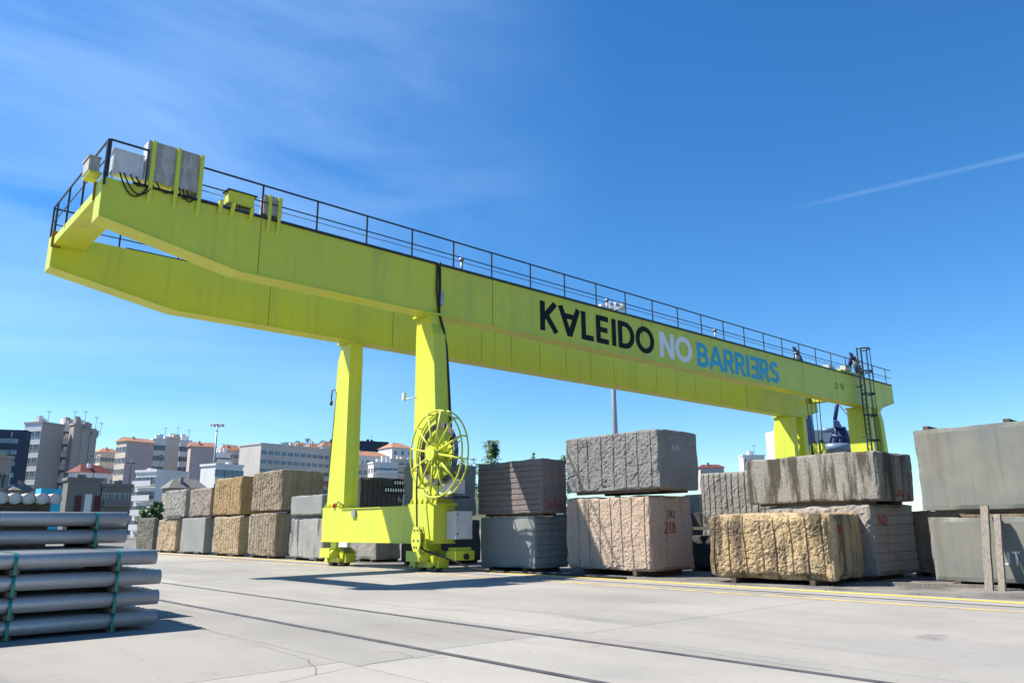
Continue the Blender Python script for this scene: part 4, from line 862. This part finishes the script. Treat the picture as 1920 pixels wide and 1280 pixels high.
for k, (a, b, c, yt, D, mm, lb) in enumerate(((200, 208, 240, 858, 290, BWHT, 'pale flat-roofed block peeping between the beige ones'), (262, 268, 300, 838, 300, BBEI, 'beige flat-roofed block far behind the blank end wall'), (398, 404, 432, 850, 285, BPALE, 'pale grey block behind the white modern house'), (-20, 5, 40, 872, 240, BGRY, 'grey flat-roofed block behind the ochre stone house'), (690, 700, 745, 868, 230, BWHT, 'low white block in front of the terraced one'), (640, 650, 700, 872, 235, BHOT, 'low grey block beside the far crane leg'))):
    building('apartment_block', lb, a, b, c, yt, D, mm, 20, left=(2, 8, 1.2, 1.4, 2.0, 2.9), right=(5, 8, 1.3, 1.4, 2.0, 2.9, k % 2 == 0), gm=(GLASS, GLASSB)[k % 2])
# hill with wood and scattered roofs
hl = MB(); HV = []; nh = 60
for i in range(nh+1):
    a = R(36+60*i/nh); az_ = a
    for j, (D, k) in enumerate(((420, 0), (520, .55), (640, 1), (900, .9))):
        s_ = math.exp(-((math.degrees(a)-62)/13)**2); hh = 60*s_*k+5*noise.noise(Vector((i*.2, j, 0)))*k+6*k
        HV.append((D*math.cos(a), D*math.sin(a), max(-.5, hh)))
hl.add(HV, [(4*i+j, 4*i+4+j, 4*i+5+j, 4*i+1+j) for i in range(nh) for j in range(3)], 0, True)
hill = hl.obj('hill', mat('hill_scrub', (.05, .075, .04), .95, (.10, .11, .06), .05, bump=1.0, bscale=.3)); hill['kind'] = 'structure'
for k, (px, py, D) in enumerate(((610, 836, 420), (560, 838, 400), (585, 838, 440), (700, 850, 380))):
    building('hill_house', ('orange roofed hill house above the long hotel, next to the crane leg', 'orange roofed hill house above the long hotel, farthest from the crane leg', 'orange roofed hill house above the long hotel, between two others', 'hill house with orange roof behind the pale apartments')[k], px-14, px-6, px+16, py, D, BWHT, 25, right=(3, 1, 1.2, 1.3, 2, 3), roof='hip', rh=2.6)
# ------------------------------------------------------------------ trees
def tree(px, ytop, D, wpx, lab, leaf, n=900, ls=.22, shape=1.0, name='tree', base=0.):
    d = ray(px, 950); d.z = 0; d.normalize(); P = CP+d*D; P.z = base
    dr = ray(px, ytop); H = CAMZ+dr.z*D/dr.to_2d().length-base; rw = wpx/F_PX*D/2*1.5
    t = thing(name, lab, 'tree', P); rd = random.Random(int(px*7))
    tk = MB().tube([P, P+Vector((.1, 0, H*.4)), P+Vector((0, .1, H*.92))], [.03*H*.6+.05, .02*H*.6+.03, .02], 8)
    for k in range(7):
        a = rd.uniform(0, 6.28); z = H*rd.uniform(.35, .75); tk.tube([P+Vector((0, 0, z)), P+Vector((rw*.7*math.cos(a), rw*.7*math.sin(a), z+H*.12))], [.04, .01], 5)
    tk.obj('trunk', BARK, t)
    cl_ = [(rd.gauss(0, .38), rd.gauss(0, .38), rd.uniform(.35, .97), rd.uniform(.25, .5)) for _ in range(34)]
    mb = MB()
    for i in range(n):
        cx, cy, cz, cr = rd.choice(cl_); taper = (1-max(0, cz-.6)*1.5*shape)
        q = P+Vector((cx*rw*taper+rd.gauss(0, cr*rw*.5)*taper, cy*rw*taper+rd.gauss(0, cr*rw*.5)*taper, min(.995, cz+rd.gauss(0, .035))*H))
        e = Vector((rd.gauss(0, 1), rd.gauss(0, 1), rd.gauss(0, 1))).normalized(); f = e.orthogonal().normalized(); s_ = ls*rd.uniform(.6, 1.3)
        mb.add([q-e*s_, q+f*s_*.55, q+e*s_, q-f*s_*.55], [(0, 1, 2, 3)])
    mb.obj('crown', leaf, t)
tree(921, 826, 92, 46, 'slender leafy green tree above the ridged 3656 block', LEAF, 2200, .2)
tree(1002, 848, 95, 22, 'small tree top just showing over the 3656 block', LEAF, 700, .2)
tree(1058, 853, 95, 16, 'sliver of green tree beside the slate block', LEAF, 500, .2)
tree(293, 940, 112, 20, 'bushy green tree below the low apartments', LEAF, 1400, .22, .4)
tree(272, 952, 110, 14, 'yellowish low bush beside the low apartments', LEAF, 700, .2, .3)
for k, (px, yt, w, D) in enumerate(((530, 829, 22, 560), (552, 826, 26, 560), (572, 822, 20, 570), (600, 826, 22, 560), (617, 822, 14, 560), (630, 824, 16, 570), (690, 826, 16, 560), (880, 858, 30, 420), (866, 862, 20, 420), (705, 828, 14, 570))):
    tree(px, yt, D, w, 'distant dark tree on the hill ridge', LEAFD, 420, .9, .5, 'hill_tree', base=40 if D > 500 else 12)
    o = [q for q in bpy.data.objects if q.name.startswith('hill_tree') and q.parent is None][-1]; o['group'] = 'dark trees on the hill ridge'
# ------------------------------------------------------------------ blue harbour cranes behind the portal
BLU = mat('harbour_blue', (.012, .035, .12), .45, (.02, .05, .15), 1.0)
BLUP = mat('pale_blue_tank', (.16, .23, .33), .4)
def harbour_crane(px, ytip, D, lab, kind):
    d = ray(px, 950); d.z = 0; d.normalize(); P = CP+d*D; P.z = 0; s = Vector((d.y, -d.x, 0)); up = Vector((0, 0, 1))
    dr = ray(px, ytip); H = CAMZ+dr.z*D/dr.to_2d().length
    t = thing('harbour_crane', lab, 'harbour crane', P, 'blue harbour cranes'); m = 1/F_PX*D      # metres per pixel
    def q(dx, y, dd=0.): r = ray(px, y); return P+s*dx*m+d*dd+up*(CAMZ+r.z*D/r.to_2d().length)
    def bar(a, b, r, n=6): return MB().tube([a, b], r, n)
    if kind == 0:
        tw = MB().hexa([q(-14, 852, -1), q(22, 852, -1), q(22, 852, 2), q(-14, 852, 2)], [q(-2, 815, -1), q(20, 815, -1), q(20, 815, 2), q(-2, 815, 2)])
        tw.obj('tower', BLU, t)
        MB().hexa([q(8, 815, -.6), q(20, 815, -.6), q(20, 815, .6), q(8, 815, .6)], [q(10, 690, -.5), q(17, 690, -.5), q(17, 690, .5), q(10, 690, .5)]).obj('mast', BLU, t)
        for k in range(10): bar(q(-4+.6*k, 815-12*k), q(8, 808-12*k), .09).tube([q(-4+.6*k, 815-12*k), q(8, 803-12*k)], .06, 5).obj('lattice', DKM, t)
        bar(q(-6, 820), q(0, 690), .1).obj('lattice_chord', DKM, t)
        MB().prism([(0, 0)], 'Z', 0, 0) if False else None
        ring = MB().tube([q(-3+10*math.cos(a/10*6.283), 842-5*math.sin(a/10*6.283), -1.1) for a in range(10)], .15, 5, closed=True).obj('painted_ring', WHT, t)
    else:
        MB().hexa([q(-20, 852, -3), q(24, 852, -3), q(24, 852, 3), q(-20, 852, 3)], [q(-20, 838, -3), q(24, 838, -3), q(24, 838, 3), q(-20, 838, 3)]).obj('platform', BLU, t)
        MB().tube([q(-4, 850, -3.5), q(-4, 836, -3.5)], 22*m, 20).obj('round_base', BLUP, t)
        MB().tube([q(-26, 806, -1), q(-6, 806, -1)], 4*m, 14).obj('counter_drum', BLUP, t)
        for (a, b, r) in (((-6, 838), (-2, 790), .22), ((14, 838), (-2, 788), .22), ((-2, 838), (-2, 785), .25), ((-10, 815), (18, 822), .3), ((4, 838), (8, 800), .25), ((18, 838), (10, 800), .3), ((-14, 830), (-2, 790), .15)): bar(q(*a), q(*b), r).obj('frame_bar', BLU, t)
        MB().hexa([q(-5, 800, -1), q(9, 804, -1), q(9, 804, 1.0), q(-5, 800, 1.0)], [q(-5, 789, -1), q(4, 789, -1), q(4, 789, 1.0), q(-5, 789, 1.0)]).obj('machine_house', BLU, t)
        bar(q(-2, 786), q(8, 740), .28).tube([q(8, 740), q(34, 672)], .22, 6).obj('boom', BLU, t)
        bar(q(8, 760), q(26, 790), .05).obj('stay', DKM, t)
    # jib head
    hx = 2 if kind == 0 else 36
    jh = MB().hexa([q(hx-2, ytip+10, -.4), q(hx+4, ytip+12, -.4), q(hx+4, ytip+12, .4), q(hx-2, ytip+10, .4)], [q(hx-4, ytip, -.4), q(hx+2, ytip+2, -.4), q(hx+2, ytip+2, .4), q(hx-4, ytip, .4)])
    jh.tube([q(hx, ytip+10), q(hx-9, ytip+45)], .16, 6).tube([q(hx+2, ytip+8), q(hx+14, ytip+45)], .3, 6).tube([q(hx+2, ytip+14), q(hx+7, ytip+45)], .25, 6).obj('jib_head', DKM, t)
harbour_crane(1516, 648, 110, 'dark blue harbour crane with a lattice tower beside the far crane leg', 0)
harbour_crane(1585, 662, 118, 'blue harbour crane with a round pale base and drum', 1)
